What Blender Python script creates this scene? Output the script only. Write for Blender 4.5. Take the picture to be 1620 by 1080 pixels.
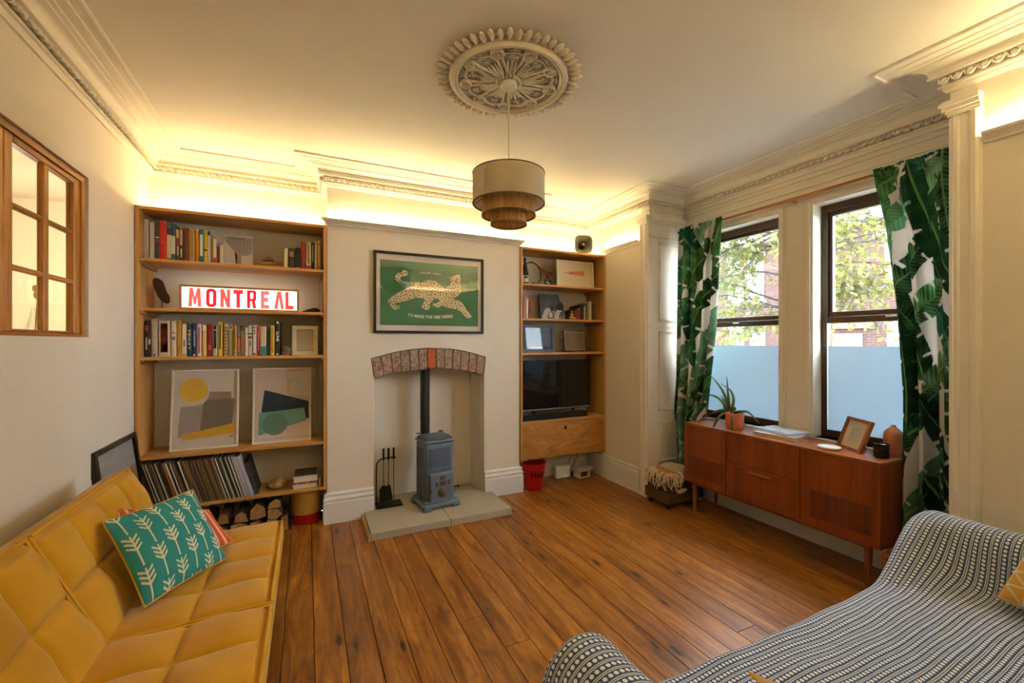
import bpy, bmesh, math, random
import numpy as np
from mathutils import Vector, Matrix, Euler

for o in list(bpy.data.objects): bpy.data.objects.remove(o)
SC = bpy.context.scene
COL = SC.collection
PI = math.pi
rnd = random.Random(7)

# ------------------------------------------------------------------ camera
YAW = math.radians(25.542)
cd = bpy.data.cameras.new('camera'); cam = bpy.data.objects.new('camera', cd); COL.objects.link(cam)
cd.sensor_fit = 'HORIZONTAL'; cd.sensor_width = 36; cd.lens = 678/1620*36; cd.shift_y = 1/1620
cd.clip_start = .02; cd.clip_end = 200
cam.location = (0, 0, 1.4); cam.rotation_euler = (PI/2, 0, -YAW)
SC.camera = cam
# ------------------------------------------------------------------ view, world
SC.view_settings.view_transform = 'Standard'; SC.view_settings.look = 'None'
SC.view_settings.gamma = 1; SC.view_settings.use_curve_mapping = False
SC.view_settings.exposure = 1.05
w = bpy.data.worlds.new('overcast_sky'); SC.world = w; w.use_nodes = True
wn = w.node_tree.nodes; wn['Background'].inputs[0].default_value = (.84, .93, 1.0, 1); wn['Background'].inputs[1].default_value = 18.0
LED_COL = (1.0, .82, .44); LED_STR = 84.0
HALL_W = 27.0

# ------------------------------------------------------------------ materials
def lin(c):
    return tuple((x/255/12.92 if x/255 <= .04045 else ((x/255+.055)/1.055)**2.4) for x in c)
MATS = {}
class NT:
    def __init__(s, name):
        s.m = bpy.data.materials.new(name); s.m.use_nodes = True
        s.t = s.m.node_tree; s.b = s.t.nodes['Principled BSDF']; s.out = s.t.nodes['Material Output']
        MATS[name] = s.m
    def n(s, typ, **kw):
        x = s.t.nodes.new(typ)
        for k, v in kw.items():
            if k.startswith('i_'):
                key = k[2:].replace('_', ' ')
                x.inputs[key].default_value = v
            else: setattr(x, k, v)
        return x
    def l(s, a, b): s.t.links.new(a, b)
    def coord(s, kind='Object', scale=(1, 1, 1), rand=0):
        tc = s.n('ShaderNodeTexCoord'); mp = s.n('ShaderNodeMapping'); mp.inputs['Scale'].default_value = scale
        s.l(tc.outputs[kind], mp.inputs['Vector'])
        if rand:
            oi = s.n('ShaderNodeObjectInfo'); ml = s.n('ShaderNodeMath', operation='MULTIPLY'); ml.inputs[1].default_value = rand
            s.l(oi.outputs['Random'], ml.inputs[0]); s.l(ml.outputs[0], mp.inputs['Location'])
        return mp.outputs['Vector']
    def noise(s, vec, scale=5, detail=4, rough=.55, dist=0):
        x = s.n('ShaderNodeTexNoise'); x.inputs['Scale'].default_value = scale; x.inputs['Detail'].default_value = detail
        x.inputs['Roughness'].default_value = rough; x.inputs['Distortion'].default_value = dist
        s.l(vec, x.inputs['Vector']); return x.outputs['Fac']
    def ramp(s, fac, stops):
        r = s.n('ShaderNodeValToRGB'); e = r.color_ramp.elements
        while len(e) > 1: e.remove(e[-1])
        e[0].position = stops[0][0]; e[0].color = (*stops[0][1], 1)
        for p, c in stops[1:]:
            q = e.new(p); q.color = (*c, 1)
        s.l(fac, r.inputs['Fac']); return r.outputs['Color']
    def mix(s, fac, a, b, mode='MIX'):
        x = s.n('ShaderNodeMix', data_type='RGBA', blend_type=mode)
        for inp, v in ((0, fac), (6, a), (7, b)):
            if hasattr(v, 'links') or hasattr(v, 'is_linked'): s.l(v, x.inputs[inp])
            elif inp == 0: x.inputs[0].default_value = v
            else: x.inputs[inp].default_value = (*v, 1)
        return x.outputs[2]
    def math(s, op, a, b=0.0, c=0.0):
        x = s.n('ShaderNodeMath', operation=op)
        for i, v in enumerate((a, b, c)):
            if hasattr(v, 'is_linked'): s.l(v, x.inputs[i])
            else: x.inputs[i].default_value = v
        return x.outputs[0]
    def bump(s, h, strength=.3, dist=.01):
        x = s.n('ShaderNodeBump'); x.inputs['Strength'].default_value = strength; x.inputs['Distance'].default_value = dist
        s.l(h, x.inputs['Height']); s.l(x.outputs['Normal'], s.b.inputs['Normal'])
    def set(s, rough=.6, metal=0, spec=.5, **kw):
        s.b.inputs['Roughness'].default_value = rough; s.b.inputs['Metallic'].default_value = metal
        s.b.inputs['Specular IOR Level'].default_value = spec
        for k, v in kw.items(): s.b.inputs[k.replace('_', ' ')].default_value = v
        return s
def plain(name, rgb, rough=.6, var=.06, scale=14, bump=0, metal=0, spec=.4, bscale=None, rgb2=None):
    if name in MATS: return MATS[name]
    t = NT(name); t.set(rough, metal, spec); v = t.coord()
    c = lin(rgb); c1 = tuple(x*(1-var) for x in c); c2 = tuple(min(1, x*(1+var)) for x in (lin(rgb2) if rgb2 else c))
    t.l(t.ramp(t.noise(v, scale, 3), [(.3, c1), (.7, c2)]), t.b.inputs['Base Color'])
    if bump: t.bump(t.noise(v, bscale or scale*6, 3), bump, .004)
    return t.m
def wood(name, a, b, axis=0, scale=9, rough=.5, stretch=12, streak=.35, rand=0, spec=.4, bump=.05, cath=0):
    """grain that runs along one local axis"""
    if name in MATS: return MATS[name]
    t = NT(name); t.set(rough, 0, spec)
    sc = [1, 1, 1]; sc[axis] = 1/stretch
    v = t.coord('Object', sc, rand)
    n1 = t.noise(v, scale, 6, .6, .6 + cath)
    c = t.ramp(n1, [(.28, lin(a)), (.52, tuple((x+y)/2 for x, y in zip(lin(a), lin(b)))), (.74, lin(b))])
    n2 = t.noise(v, scale*7, 4, .6, .3)
    c = t.mix(t.math('MULTIPLY', t.ramp(n2, [(.48, (0, 0, 0)), (.7, (1, 1, 1))]), streak), c, tuple(x*.45 for x in lin(a)))
    t.l(c, t.b.inputs['Base Color'])
    if bump: t.bump(n2, bump, .003)
    return t.m
def emit(name, rgb, strength):
    if name in MATS: return MATS[name]
    t = NT(name); t.b.inputs['Base Color'].default_value = (*rgb, 1)
    t.b.inputs['Emission Color'].default_value = (*rgb, 1); t.b.inputs['Emission Strength'].default_value = strength
    return t.m
def glass(name, tint=(1, 1, 1), refl=.06, fr=.35):
    if name in MATS: return MATS[name]
    t = NT(name); tr = t.n('ShaderNodeBsdfTransparent'); tr.inputs[0].default_value = (*tint, 1)
    gl = t.n('ShaderNodeBsdfGlossy'); gl.inputs['Roughness'].default_value = .02
    lw = t.n('ShaderNodeLayerWeight'); lw.inputs[0].default_value = .35
    k = t.math('MULTIPLY_ADD', lw.outputs['Fresnel'], fr, refl*.3)
    mx = t.n('ShaderNodeMixShader'); t.l(k, mx.inputs[0]); t.l(tr.outputs[0], mx.inputs[1]); t.l(gl.outputs[0], mx.inputs[2])
    t.l(mx.outputs[0], t.out.inputs[0]); return t.m
def vcol(name, rough=.85, bump=0, bscale=300, sheen=0, attr='print'):
    if name in MATS: return MATS[name]
    t = NT(name); t.set(rough, 0, .2)
    a = t.n('ShaderNodeAttribute', attribute_name=attr); t.l(a.outputs['Color'], t.b.inputs['Base Color'])
    if bump: t.bump(t.noise(t.coord(), bscale, 2), bump, .002)
    return thin(t, (200, 200, 200), sheen) if sheen else t.m

def thin(t, rgb, k):
    """cloth that lets some light through"""
    tl = t.n('ShaderNodeBsdfTranslucent'); tl.inputs[0].default_value = (*lin(rgb), 1)
    src = t.b.inputs['Base Color']
    if src.is_linked: t.l(src.links[0].from_socket, tl.inputs[0])
    mx = t.n('ShaderNodeMixShader'); mx.inputs[0].default_value = k
    t.l(t.b.outputs[0], mx.inputs[1]); t.l(tl.outputs[0], mx.inputs[2]); t.l(mx.outputs[0], t.out.inputs[0]); return t.m
# ------------------------------------------------------------------ mesh builder
class MB:
    def __init__(s): s.v = []; s.f = []
    def add(s, v, f, M=None):
        k = len(s.v)
        if M is not None: v = [tuple(M @ Vector(p)) for p in v]
        s.v += [tuple(p) for p in v]; s.f += [tuple(i+k for i in q) for q in f]; return s
    def box(s, x0, x1, y0, y1, z0, z1, M=None):
        v = [(x0, y0, z0), (x1, y0, z0), (x1, y1, z0), (x0, y1, z0), (x0, y0, z1), (x1, y0, z1), (x1, y1, z1), (x0, y1, z1)]
        return s.add(v, [(0, 3, 2, 1), (4, 5, 6, 7), (0, 1, 5, 4), (1, 2, 6, 5), (2, 3, 7, 6), (3, 0, 4, 7)], M)
    def rbox(s, x0, x1, y0, y1, z0, z1, r=.004, seg=2, M=None):
        bm = bmesh.new(); bmesh.ops.create_cube(bm, size=1)
        for q in bm.verts: q.co = Vector(((x0+x1)/2+q.co.x*(x1-x0), (y0+y1)/2+q.co.y*(y1-y0), (z0+z1)/2+q.co.z*(z1-z0)))
        r = min(r, .49*min(x1-x0, y1-y0, z1-z0))
        bmesh.ops.bevel(bm, geom=bm.edges[:], offset=r, segments=seg, affect='EDGES', profile=.5)
        bm.verts.index_update()
        v = [tuple(q.co) for q in bm.verts]; f = [tuple(q.index for q in p.verts) for p in bm.faces]; bm.free()
        return s.add(v, f, M)
    def prism(s, poly, d0, d1, M=None, axis='z'):
        """2D polygon extruded from d0 to d1 along an axis (y: poly is (x,z); x: poly is (y,z))"""
        n = len(poly); mk = {'z': lambda p, d: (p[0], p[1], d), 'y': lambda p, d: (p[0], d, p[1]), 'x': lambda p, d: (d, p[0], p[1])}[axis]
        v = [mk(p, d0) for p in poly] + [mk(p, d1) for p in poly]
        f = [tuple(range(n))[::-1], tuple(range(n, 2*n))] + [(i, (i+1) % n, n+(i+1) % n, n+i) for i in range(n)]
        return s.add(v, f, M)
    def lathe(s, prof, n=24, M=None, a0=0, a1=2*PI):
        full = abs(a1-a0-2*PI) < 1e-6; m = n if full else n+1
        v = [(r*math.cos(a0+(a1-a0)*i/n), r*math.sin(a0+(a1-a0)*i/n), z) for r, z in prof for i in range(m)]
        f = []
        for j in range(len(prof)-1):
            for i in range(n):
                k = (i+1) % m; f.append((j*m+i, j*m+k, (j+1)*m+k, (j+1)*m+i))
        if full and tuple(prof[0]) != tuple(prof[-1]):
            if prof[0][0] > 1e-6: f.append(tuple(range(m))[::-1])
            if prof[-1][0] > 1e-6: f.append(tuple(range((len(prof)-1)*m, len(prof)*m)))
        return s.add(v, f, M)
    def tube(s, pts, r, n=8, M=None, caps=True):
        pts = [Vector(p) for p in pts]; rs = r if isinstance(r, (list, tuple)) else [r]*len(pts)
        v = []; up = None
        for i, p in enumerate(pts):
            t = (pts[min(i+1, len(pts)-1)]-pts[max(i-1, 0)]).normalized()
            if up is None:
                up = Vector((0, 0, 1)) if abs(t.z) < .9 else Vector((1, 0, 0))
            a = t.cross(up).normalized(); b = a.cross(t).normalized(); up = b
            v += [tuple(p + (a*math.cos(2*PI*k/n)+b*math.sin(2*PI*k/n))*rs[i]) for k in range(n)]
        f = [(j*n+k, j*n+(k+1) % n, (j+1)*n+(k+1) % n, (j+1)*n+k) for j in range(len(pts)-1) for k in range(n)]
        if caps: f += [tuple(range(n))[::-1], tuple(range((len(pts)-1)*n, len(pts)*n))]
        return s.add(v, f, M)
    def sphere(s, c, r, nu=12, nv=8, M=None):
        r = r if isinstance(r, (tuple, list)) else (r, r, r)
        pr = [(math.sin(PI*j/nv), -math.cos(PI*j/nv)) for j in range(nv+1)]
        v = [(c[0], c[1], c[2]-r[2])]
        for j in range(1, nv):
            v += [(c[0]+r[0]*pr[j][0]*math.cos(2*PI*i/nu), c[1]+r[1]*pr[j][0]*math.sin(2*PI*i/nu), c[2]+r[2]*pr[j][1]) for i in range(nu)]
        v.append((c[0], c[1], c[2]+r[2]))
        f = [(0, 1+(i+1) % nu, 1+i) for i in range(nu)]
        for j in range(nv-2):
            f += [(1+j*nu+i, 1+j*nu+(i+1) % nu, 1+(j+1)*nu+(i+1) % nu, 1+(j+1)*nu+i) for i in range(nu)]
        e = len(v)-1; f += [(e, 1+(nv-2)*nu+i, 1+(nv-2)*nu+(i+1) % nu) for i in range(nu)]
        return s.add(v, f, M)
    def grid(s, fn, nu, nv, cu=False):
        k = len(s.v); m = nu if cu else nu+1
        s.v += [tuple(fn(i/nu, j/nv)) for j in range(nv+1) for i in range(m)]
        s.f += [(k+j*m+i, k+j*m+(i+1) % m, k+(j+1)*m+(i+1) % m, k+(j+1)*m+i) for j in range(nv) for i in range(nu)]
        return s
    def sweep(s, path, prof, closed=False):
        """profile (offset to the right of the walking direction, z) swept along a 2D path with mitred corners"""
        n = len(path); P = [Vector(p) for p in path]; m = len(prof)
        for i in range(n):
            d0 = (P[i]-P[i-1]).normalized() if (i > 0 or closed) else None
            d1 = (P[(i+1) % n]-P[i]).normalized() if (i < n-1 or closed) else None
            if d0 is None: d0 = d1
            if d1 is None: d1 = d0
            n0 = Vector((d0.y, -d0.x)); n1 = Vector((d1.y, -d1.x)); b = n0+n1; b = b/(b.dot(n0)) if b.length > 1e-6 else n0
            s.v += [(P[i].x+b.x*d, P[i].y+b.y*d, z) for d, z in prof]
        k = len(s.v)-n*m
        for i in range(n if closed else n-1):
            j = (i+1) % n
            s.f += [(k+i*m+q, k+j*m+q, k+j*m+q+1, k+i*m+q+1) for q in range(m-1)]
        if not closed: s.f += [tuple(k+q for q in range(m)), tuple(k+(n-1)*m+q for q in range(m))[::-1]]
        return s
    def mesh(s, name, mat=None, smooth=None):
        me = bpy.data.meshes.new(name); me.from_pydata(s.v, [], s.f)
        if mat: me.materials.append(mat)
        bm = bmesh.new(); bm.from_mesh(me); bmesh.ops.recalc_face_normals(bm, faces=bm.faces[:]); bm.to_mesh(me); bm.free()
        if smooth is not None:
            me.polygons.foreach_set('use_smooth', [True]*len(me.polygons)); me.set_sharp_from_angle(angle=math.radians(smooth))
        return me
    def build(s, name, mat, parent=None, smooth=None, world=False, loc=None, rot=None):
        """parts given in world coordinates (world=True) are moved into the frame of their thing"""
        if parent is not None and world:
            M = wmat(parent).inverted(); s.v = [tuple(M @ Vector(p)) for p in s.v]
        return link(name, s.mesh(name, mat, smooth), parent, loc, rot)
def wmat(o):
    m = Matrix.LocRotScale(o.location, o.rotation_euler, o.scale)
    return wmat(o.parent) @ m if o.parent else m
def link(name, me, parent=None, loc=None, rot=None):
    o = bpy.data.objects.new(name, me); COL.objects.link(o)
    if parent is not None: o.parent = parent
    if loc is not None: o.location = loc
    if rot is not None: o.rotation_euler = rot
    return o
def tag(o, label=None, cat=None, group=None, kind=None):
    if label: o['label'] = label
    if cat: o['category'] = cat
    if group: o['group'] = group
    if kind: o['kind'] = kind
    return o
def thing(name, label, cat, loc=(0, 0, 0), rot=(0, 0, 0), group=None):
    o = bpy.data.objects.new(name, None); COL.objects.link(o); o.location = loc; o.empty_display_size = .05
    o.rotation_euler = (0, 0, rot) if isinstance(rot, (int, float)) else rot
    return tag(o, label, cat, group)
def copy_tree(o, parent=None):
    c = o.copy(); COL.objects.link(c); c.parent = parent
    for ch in list(o.children): copy_tree(ch, c)
    return c
def struct(o): o['kind'] = 'structure'; return o
T = Matrix.Translation
def R(ax, deg): return Matrix.Rotation(math.radians(deg), 4, ax)
def S(x, y, z): return Matrix.Diagonal((x, y, z, 1))
def text_mb(txt, h=None, w=None, depth=.0006, bold=0.0, align='CENTER'):
    """built-in font as geometry in the XZ plane, facing -Y, scaled to height h and width w"""
    cu = bpy.data.curves.new('lettering', 'FONT'); cu.body = txt; cu.size = 1; cu.align_x = align; cu.offset = bold
    cu.resolution_u = 3
    ob = bpy.data.objects.new('lettering', cu); COL.objects.link(ob)
    dg = bpy.context.evaluated_depsgraph_get(); me = bpy.data.meshes.new_from_object(ob.evaluated_get(dg))
    v = np.array([tuple(q.co) for q in me.vertices]); f = [tuple(p.vertices) for p in me.polygons]
    bpy.data.objects.remove(ob); bpy.data.curves.remove(cu); bpy.data.meshes.remove(me)
    mn = v.min(0); mx = v.max(0); cx = (mn[0]+mx[0])/2; cz = (mn[1]+mx[1])/2
    sz = h/(mx[1]-mn[1]) if h else None; sx = w/(mx[0]-mn[0]) if w else sz
    if sz is None: sz = sx
    m = MB(); m.add([((p[0]-cx)*sx, -depth, (p[1]-cz)*sz) for p in v], f); return m
def ellipse(cx, cy, rx, ry, n=28): return [(cx+rx*math.cos(2*PI*i/n), cy+ry*math.sin(2*PI*i/n)) for i in range(n)]
def smooth_poly(pts, k=6):
    """closed Catmull-Rom"""
    n = len(pts); out = []
    for i in range(n):
        p0, p1, p2, p3 = [np.array(pts[(i+j-1) % n], float) for j in range(4)]
        for q in range(k):
            t = q/k; out.append(tuple(.5*((2*p1)+(-p0+p2)*t+(2*p0-5*p1+4*p2-p3)*t*t+(-p0+3*p1-3*p2+p3)*t**3)))
    return out
def spline(pts, k=8):
    P = [np.array(p, float) for p in pts]; P = [2*P[0]-P[1]]+P+[2*P[-1]-P[-2]]; out = []
    for i in range(1, len(P)-2):
        p0, p1, p2, p3 = P[i-1:i+3]
        for q in range(k):
            t = q/k; out.append(tuple(.5*((2*p1)+(-p0+p2)*t+(2*p0-5*p1+4*p2-p3)*t*t+(-p0+3*p1-3*p2+p3)*t**3)))
    out.append(tuple(P[-2])); return out
# ================================================================== MATERIALS OF THE ROOM
WALL = plain('wall_paint', (223, 213, 196), .75, .025, 3, .04, bscale=60)
CEIL = plain('ceiling_paint', (228, 221, 210), .8, .02, 2)
TRIMM = plain('trim_paint', (226, 218, 204), .5, .03, 5)
SKIRT = plain('skirting_paint', (224, 221, 214), .45, .02, 5)
CEILZ = 2.75
XL, XR, XW = -1.02, 2.79, 3.22          # left wall, right wall, window wall of the bay
YB, YC, YF = 3.90, 3.60, -.60          # alcove back, chimney breast front, wall behind the camera
CX0, CX1 = .138, 1.80                    # chimney breast
BY0, BY1 = .95, 2.96                    # bay
# ================================================================== FLOOR
fl = MB(); fl.box(XL-.05, XW+.1, YF-.05, YB+.05, -.09, -.026)
floor = struct(fl.build('floor', plain('dark_subfloor', (28, 18, 10), .9)))
def plank_mat():
    t = NT('stained_pine'); t.set(.36, 0, .5)
    v = t.coord('Object', (1, 1/9, 1), 60)
    n1 = t.noise(v, 14, 6, .62, 1.2)
    c = t.ramp(n1, [(.30, lin((98, 56, 16))), (.5, lin((150, 92, 29))), (.72, lin((194, 134, 56)))])
    n2 = t.noise(v, 90, 4, .6, .4)
    c = t.mix(t.math('MULTIPLY', t.ramp(n2, [(.45, (0, 0, 0)), (.72, (1, 1, 1))]), .45), c, lin((84, 42, 14)))
    # board to board tone
    oi = t.n('ShaderNodeObjectInfo')
    c = t.mix(1.0, c, t.ramp(oi.outputs['Random'], [(0, (.84, .81, .78)), (.5, (.97, .95, .93)), (1, (1.12, 1.11, 1.07))]), 'MULTIPLY')
    # knots
    vk = t.coord('Object', (7.6, 2.3, 1), 37); vo = t.n('ShaderNodeTexVoronoi'); vo.inputs['Scale'].default_value = 1.0; vo.inputs['Randomness'].default_value = 1
    t.l(vk, vo.inputs['Vector'])
    vn = t.math('ADD', vo.outputs['Distance'], t.math('MULTIPLY', t.noise(t.coord('Object', (1, 1, 1), 20), 60, 2), .05))
    c = t.mix(t.ramp(vn, [(.10, (1, 1, 1)), (.125, (.5, .5, .5)), (.16, (.2, .2, .2)), (.30, (0, 0, 0))]), c, lin((38, 17, 7)))
    # dark stains across
    n3 = t.noise(t.coord('Object', (1, .6, 1), 11), 7, 3, .6, .8)
    c = t.mix(t.math('MULTIPLY', t.ramp(n3, [(.56, (0, 0, 0)), (.75, (1, 1, 1))]), .55), c, lin((70, 32, 10)))
    t.l(c, t.b.inputs['Base Color']); t.bump(n2, .10, .002)
    t.l(t.math('MULTIPLY_ADD', n1, .25, .24), t.b.inputs['Roughness'])
    return t.m
PLANK = plank_mat()
PW = .1317; gap = .0014
cols = range(-8, 25)
mesh_cache = {}
def plank(x0, x1, y0, y1):
    key = (round(x1-x0, 4), round(y1-y0, 3))
    if key not in mesh_cache:
        m = MB(); m.rbox(0, key[0], 0, key[1], -.025, 0, .0016, 1); mesh_cache[key] = m.mesh('floor_plank', PLANK)
    link('floor_plank', mesh_cache[key], floor, (x0, y0, 0))
for c in cols:
    x0 = .029+c*PW+gap; x1 = .029+(c+1)*PW-gap
    x0 = max(x0, XL); x1 = min(x1, XW)
    if x1-x0 < .01: continue
    ye = YC if CX0-.02 < (x0+x1)/2 < CX1+.02 else YB
    ys = YF
    if x1 > XR+.01: ys, ye = BY0, BY1
    cuts = [ys]
    if ye-ys > 3:
        k = rnd.random()
        if k < .4: cuts.append(ys+.5+2.2*rnd.random())
    cuts.append(ye)
    for a, b in zip(cuts, cuts[1:]): plank(x0, x1, a+.0008, b-.0008)
# ================================================================== CEILING, WALLS
m = MB(); m.box(XL-.2, XW+.25, YF-.15, YB+.15, CEILZ, CEILZ+.1); ceiling = struct(m.build('ceiling', CEIL))
# left wall with the internal window opening
WY0, WY1, WZ0, WZ1 = 1.58, 2.943, 1.425, 2.246
m = MB()
m.box(XL-.08, XL, YF-.15, WY0, 0, CEILZ); m.box(XL-.08, XL, WY1, YB+.15, 0, CEILZ)
m.box(XL-.08, XL, WY0, WY1, 0, WZ0); m.box(XL-.08, XL, WY0, WY1, WZ1, CEILZ)
struct(m.build('wall_left', WALL))
m = MB(); m.box(XL, CX0, YB, YB+.12, 0, CEILZ); m.box(CX1, XR+.2, YB, YB+.12, 0, CEILZ); m.box(CX0, CX1, YB, YB+.12, 0, CEILZ)
struct(m.build('wall_back', WALL))
m = MB(); m.box(XL, XR+.1, YF-.12, YF, 0, CEILZ); struct(m.build('wall_front', WALL))
m = MB(); m.box(XR, XR+.12, BY1, YB, 0, CEILZ); m.box(XR, XR+.12, YF, BY0, 0, CEILZ)
m.box(XR+.12, XW+.13, BY1, BY1+.12, 0, CEILZ); m.box(XR+.12, XW+.13, BY0-.12, BY0, 0, CEILZ)
struct(m.build('wall_right', WALL))
# chimney breast with arched opening
OX0, OX1 = .485, 1.442
EXT = [(.462, 1.268), (.62, 1.312), (.79, 1.341), (.97, 1.352), (1.14, 1.341), (1.30, 1.312), (1.458, 1.266)]
def ext_z(x):
    xs = [p[0] for p in EXT]; return float(np.interp(x, xs, [p[1] for p in EXT]))
EXT_S = spline(EXT, 6)
m = MB(); th = .11
m.box(CX0, OX0, YC, YC+th, 0, 1.10); m.box(OX1, CX1, YC, YC+th, 0, 1.10)
m.prism([(CX0, 1.10), (OX0, 1.10), (EXT[0][0], EXT[0][1]), (EXT[0][0], CEILZ), (CX0, CEILZ)], YC, YC+th, axis='y')
m.prism([(OX1, 1.10), (CX1, 1.10), (CX1, CEILZ), (EXT[-1][0], CEILZ), (EXT[-1][0], EXT[-1][1])], YC, YC+th, axis='y')
for (xa, za), (xb, zb) in zip(EXT_S, EXT_S[1:]):
    m.prism([(xa, za), (xb, zb), (xb, CEILZ), (xa, CEILZ)], YC, YC+th, axis='y')
m.box(CX0, CX0+.10, YC+th, YB, 0, CEILZ); m.box(CX1-.10, CX1, YC+th, YB, 0, CEILZ)
# fireplace recess: splayed cheeks, back, soffit
m.prism([(OX0-.06, YC+th), (OX0, YC+th), (.535, YB), (.40, YB)], 0, 1.12, axis='z')
m.prism([(OX1, YC+th), (OX1+.06, YC+th), (1.52, YB), (1.405, YB)], 0, 1.12, axis='z')
m.box(.40, 1.52, YB-.03, YB, 0, 1.5)
m.box(.40, 1.52, YC+th+.012, YB, 1.42, 1.46)
chim = struct(m.build('wall_chimney', WALL))
# brick arch
def brick_mat():
    t = NT('old_brick'); t.set(.9, 0, .2); v = t.coord('Object', (1, 1, 1), 40)
    oi = t.n('ShaderNodeObjectInfo')
    base = t.ramp(oi.outputs['Random'], [(0, lin((138, 84, 62))), (.35, lin((118, 88, 76))), (.7, lin((150, 104, 80))), (1, lin((128, 70, 50)))])
    n = t.noise(v, 38, 6, .7); base = t.mix(t.ramp(n, [(.40, (0, 0, 0)), (.58, (1, 1, 1))]), base, lin((176, 158, 140)))
    n2 = t.noise(v, 90, 5, .7); base = t.mix(t.ramp(n2, [(.55, (0, 0, 0)), (.66, (1, 1, 1))]), base, lin((60, 40, 34)))
    t.l(base, t.b.inputs['Base Color']); t.bump(n, .9, .006); return t.m
BRK = brick_mat(); KEY = plain('orange_brick', (182, 92, 42), .85, .18, 40, .4)
NB = 13; cxa = .966
INT = [(.492, 1.112), (.62, 1.142), (.79, 1.166), (.97, 1.176), (1.14, 1.166), (1.30, 1.142), (1.437, 1.112)]
def int_z(x): return float(np.interp(x, [p[0] for p in INT], [p[1] for p in INT]))
m = MB(); pts = [(p[0], p[1]+.01) for p in spline(INT, 4)] + [(p[0], p[1]-.004) for p in spline(EXT, 4)[::-1]]
m.prism(pts, YC+.022, YC+.10, axis='y'); m.build('mortar', plain('lime_mortar', (168, 150, 130), .95, .15, 60, .5), chim)
for i in range(NB):
    def edge(k, top):
        u = k/NB; L = EXT if top else INT
        return L[0][0] + (L[-1][0]-L[0][0])*u
    g = .0028
    xa, xb = edge(i, 0)+g, edge(i+1, 0)-g; xc, xd = edge(i, 1)+g, edge(i+1, 1)-g
    j = rnd.uniform(-.006, .006); fy = YC+.006+rnd.uniform(0, .006)
    poly = [(xa, int_z(xa)+j), ((xa+xb)/2, int_z((xa+xb)/2)+j-.004), (xb, int_z(xb)+j), (xd, ext_z(xd)-.003), (xc, ext_z(xc)-.003)]
    ox, oz = (xa+xb)/2, int_z(xa)
    b = MB(); b.prism([(x-ox, z-oz) for x, z in poly], 0, .10, axis='y')
    o = b.build('brick', KEY if i == 6 else BRK, chim, loc=(ox, fy, oz))
    if i == 6: o['label'] = 'smooth orange brick at the crown of the arch'
    bv = o.modifiers.new('bevel', 'BEVEL'); bv.width = .004; bv.segments = 1
# bay window wall
OPS = [(.98, 1.806), (2.05, 2.88)]; HZ, SZ = 2.365, .735
m = MB(); x0, x1 = XW, XW+.13
m.box(x0, x1, BY0, BY1, 0, SZ); m.box(x0, x1, BY0, BY1, HZ, CEILZ)
for a, b in ((BY0, OPS[0][0]), (OPS[0][1], OPS[1][0]), (OPS[1][1], BY1)): m.box(x0, x1, a, b, SZ, HZ)
wallw = struct(m.build('wall_window', WALL))
# ================================================================== CORNICE, RAILS, SKIRTING
PER = [(XL, YF), (XL, YB), (CX0, YB), (CX0, YC), (CX1, YC), (CX1, YB), (XR, YB), (XR, BY1), (XW, BY1), (XW, BY0), (XR, BY0), (XR, YF)]
COR = [(0, 2.597), (.012, 2.597), (.014, 2.603), (.02, 2.608), (.022, 2.618), (.034, 2.620), (.036, 2.628), (.022, 2.633), (.024, 2.648), (.030, 2.663), (.060, 2.666), (.064, 2.668), (.066, 2.675),
       (.060, 2.680), (.062, 2.694), (.072, 2.708), (.088, 2.718), (.106, 2.722), (.108, 2.730), (.126, 2.731), (.129, 2.737), (.146, 2.735), (.158, 2.738), (.170, 2.736), (.174, 2.742), (.205, 2.742), (.212, 2.736), (.222, 2.738), (.224, 2.7495)]
m = MB(); m.sweep(PER, COR, True); cornice = struct(m.build('trim_1', TRIMM, smooth=35)); cornice['label'] = 'plaster cornice with cove and egg and dart band'
# eggs of the cornice: one shared mesh, only where the photograph can see the band
EP = .0446
eg = MB()
eg.sphere((0, 0, 0), (.0135, .014, .0185), 10, 6)
for s_ in (-1, 1):
    eg.tube([(s_*.0175, -.007, .016), (s_*.0195, -.007, .002), (s_*.014, -.006, -.013), (s_*.005, -.003, -.019)], [.0035, .0045, .004, .0025], 6)
eggm = eg.mesh('egg_moulding', TRIMM, 60)
def eggs(a, b, lo=None, hi=None):
    a, b = Vector(a), Vector(b); L = (b-a).length; d = (b-a)/L; n = Vector((d.y, -d.x)); k = max(1, int(round((L)/EP))); st = L/k
    ang = math.atan2(d.y, d.x)
    for i in range(k):
        p = a + d*(st*(i+.5)) + n*.042
        if lo is not None and p.y < lo: continue
        if hi is not None and p.y > hi: continue
        o = link('egg_moulding', eggm, cornice, (p.x, p.y, 2.649), (math.radians(0), 0, ang)); o.rotation_euler = Euler((math.radians(-22), 0, ang))
off = .03
eggs((XL, 1.45), (XL, YB-off)); eggs((XL+off, YB), (CX0-off, YB)); eggs((CX0, YB-off), (CX0, YC-off)); eggs((CX0-off, YC), (CX1+off, YC))
eggs((CX1+off, YB), (XR-off, YB)); eggs((XR, YB-off), (XR, BY1-off)); eggs((XR-off, BY1), (XW-off, BY1)); eggs((XW, BY1-off), (XW, BY0+off)); eggs((XR, BY0+off), (XR, .35))
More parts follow.
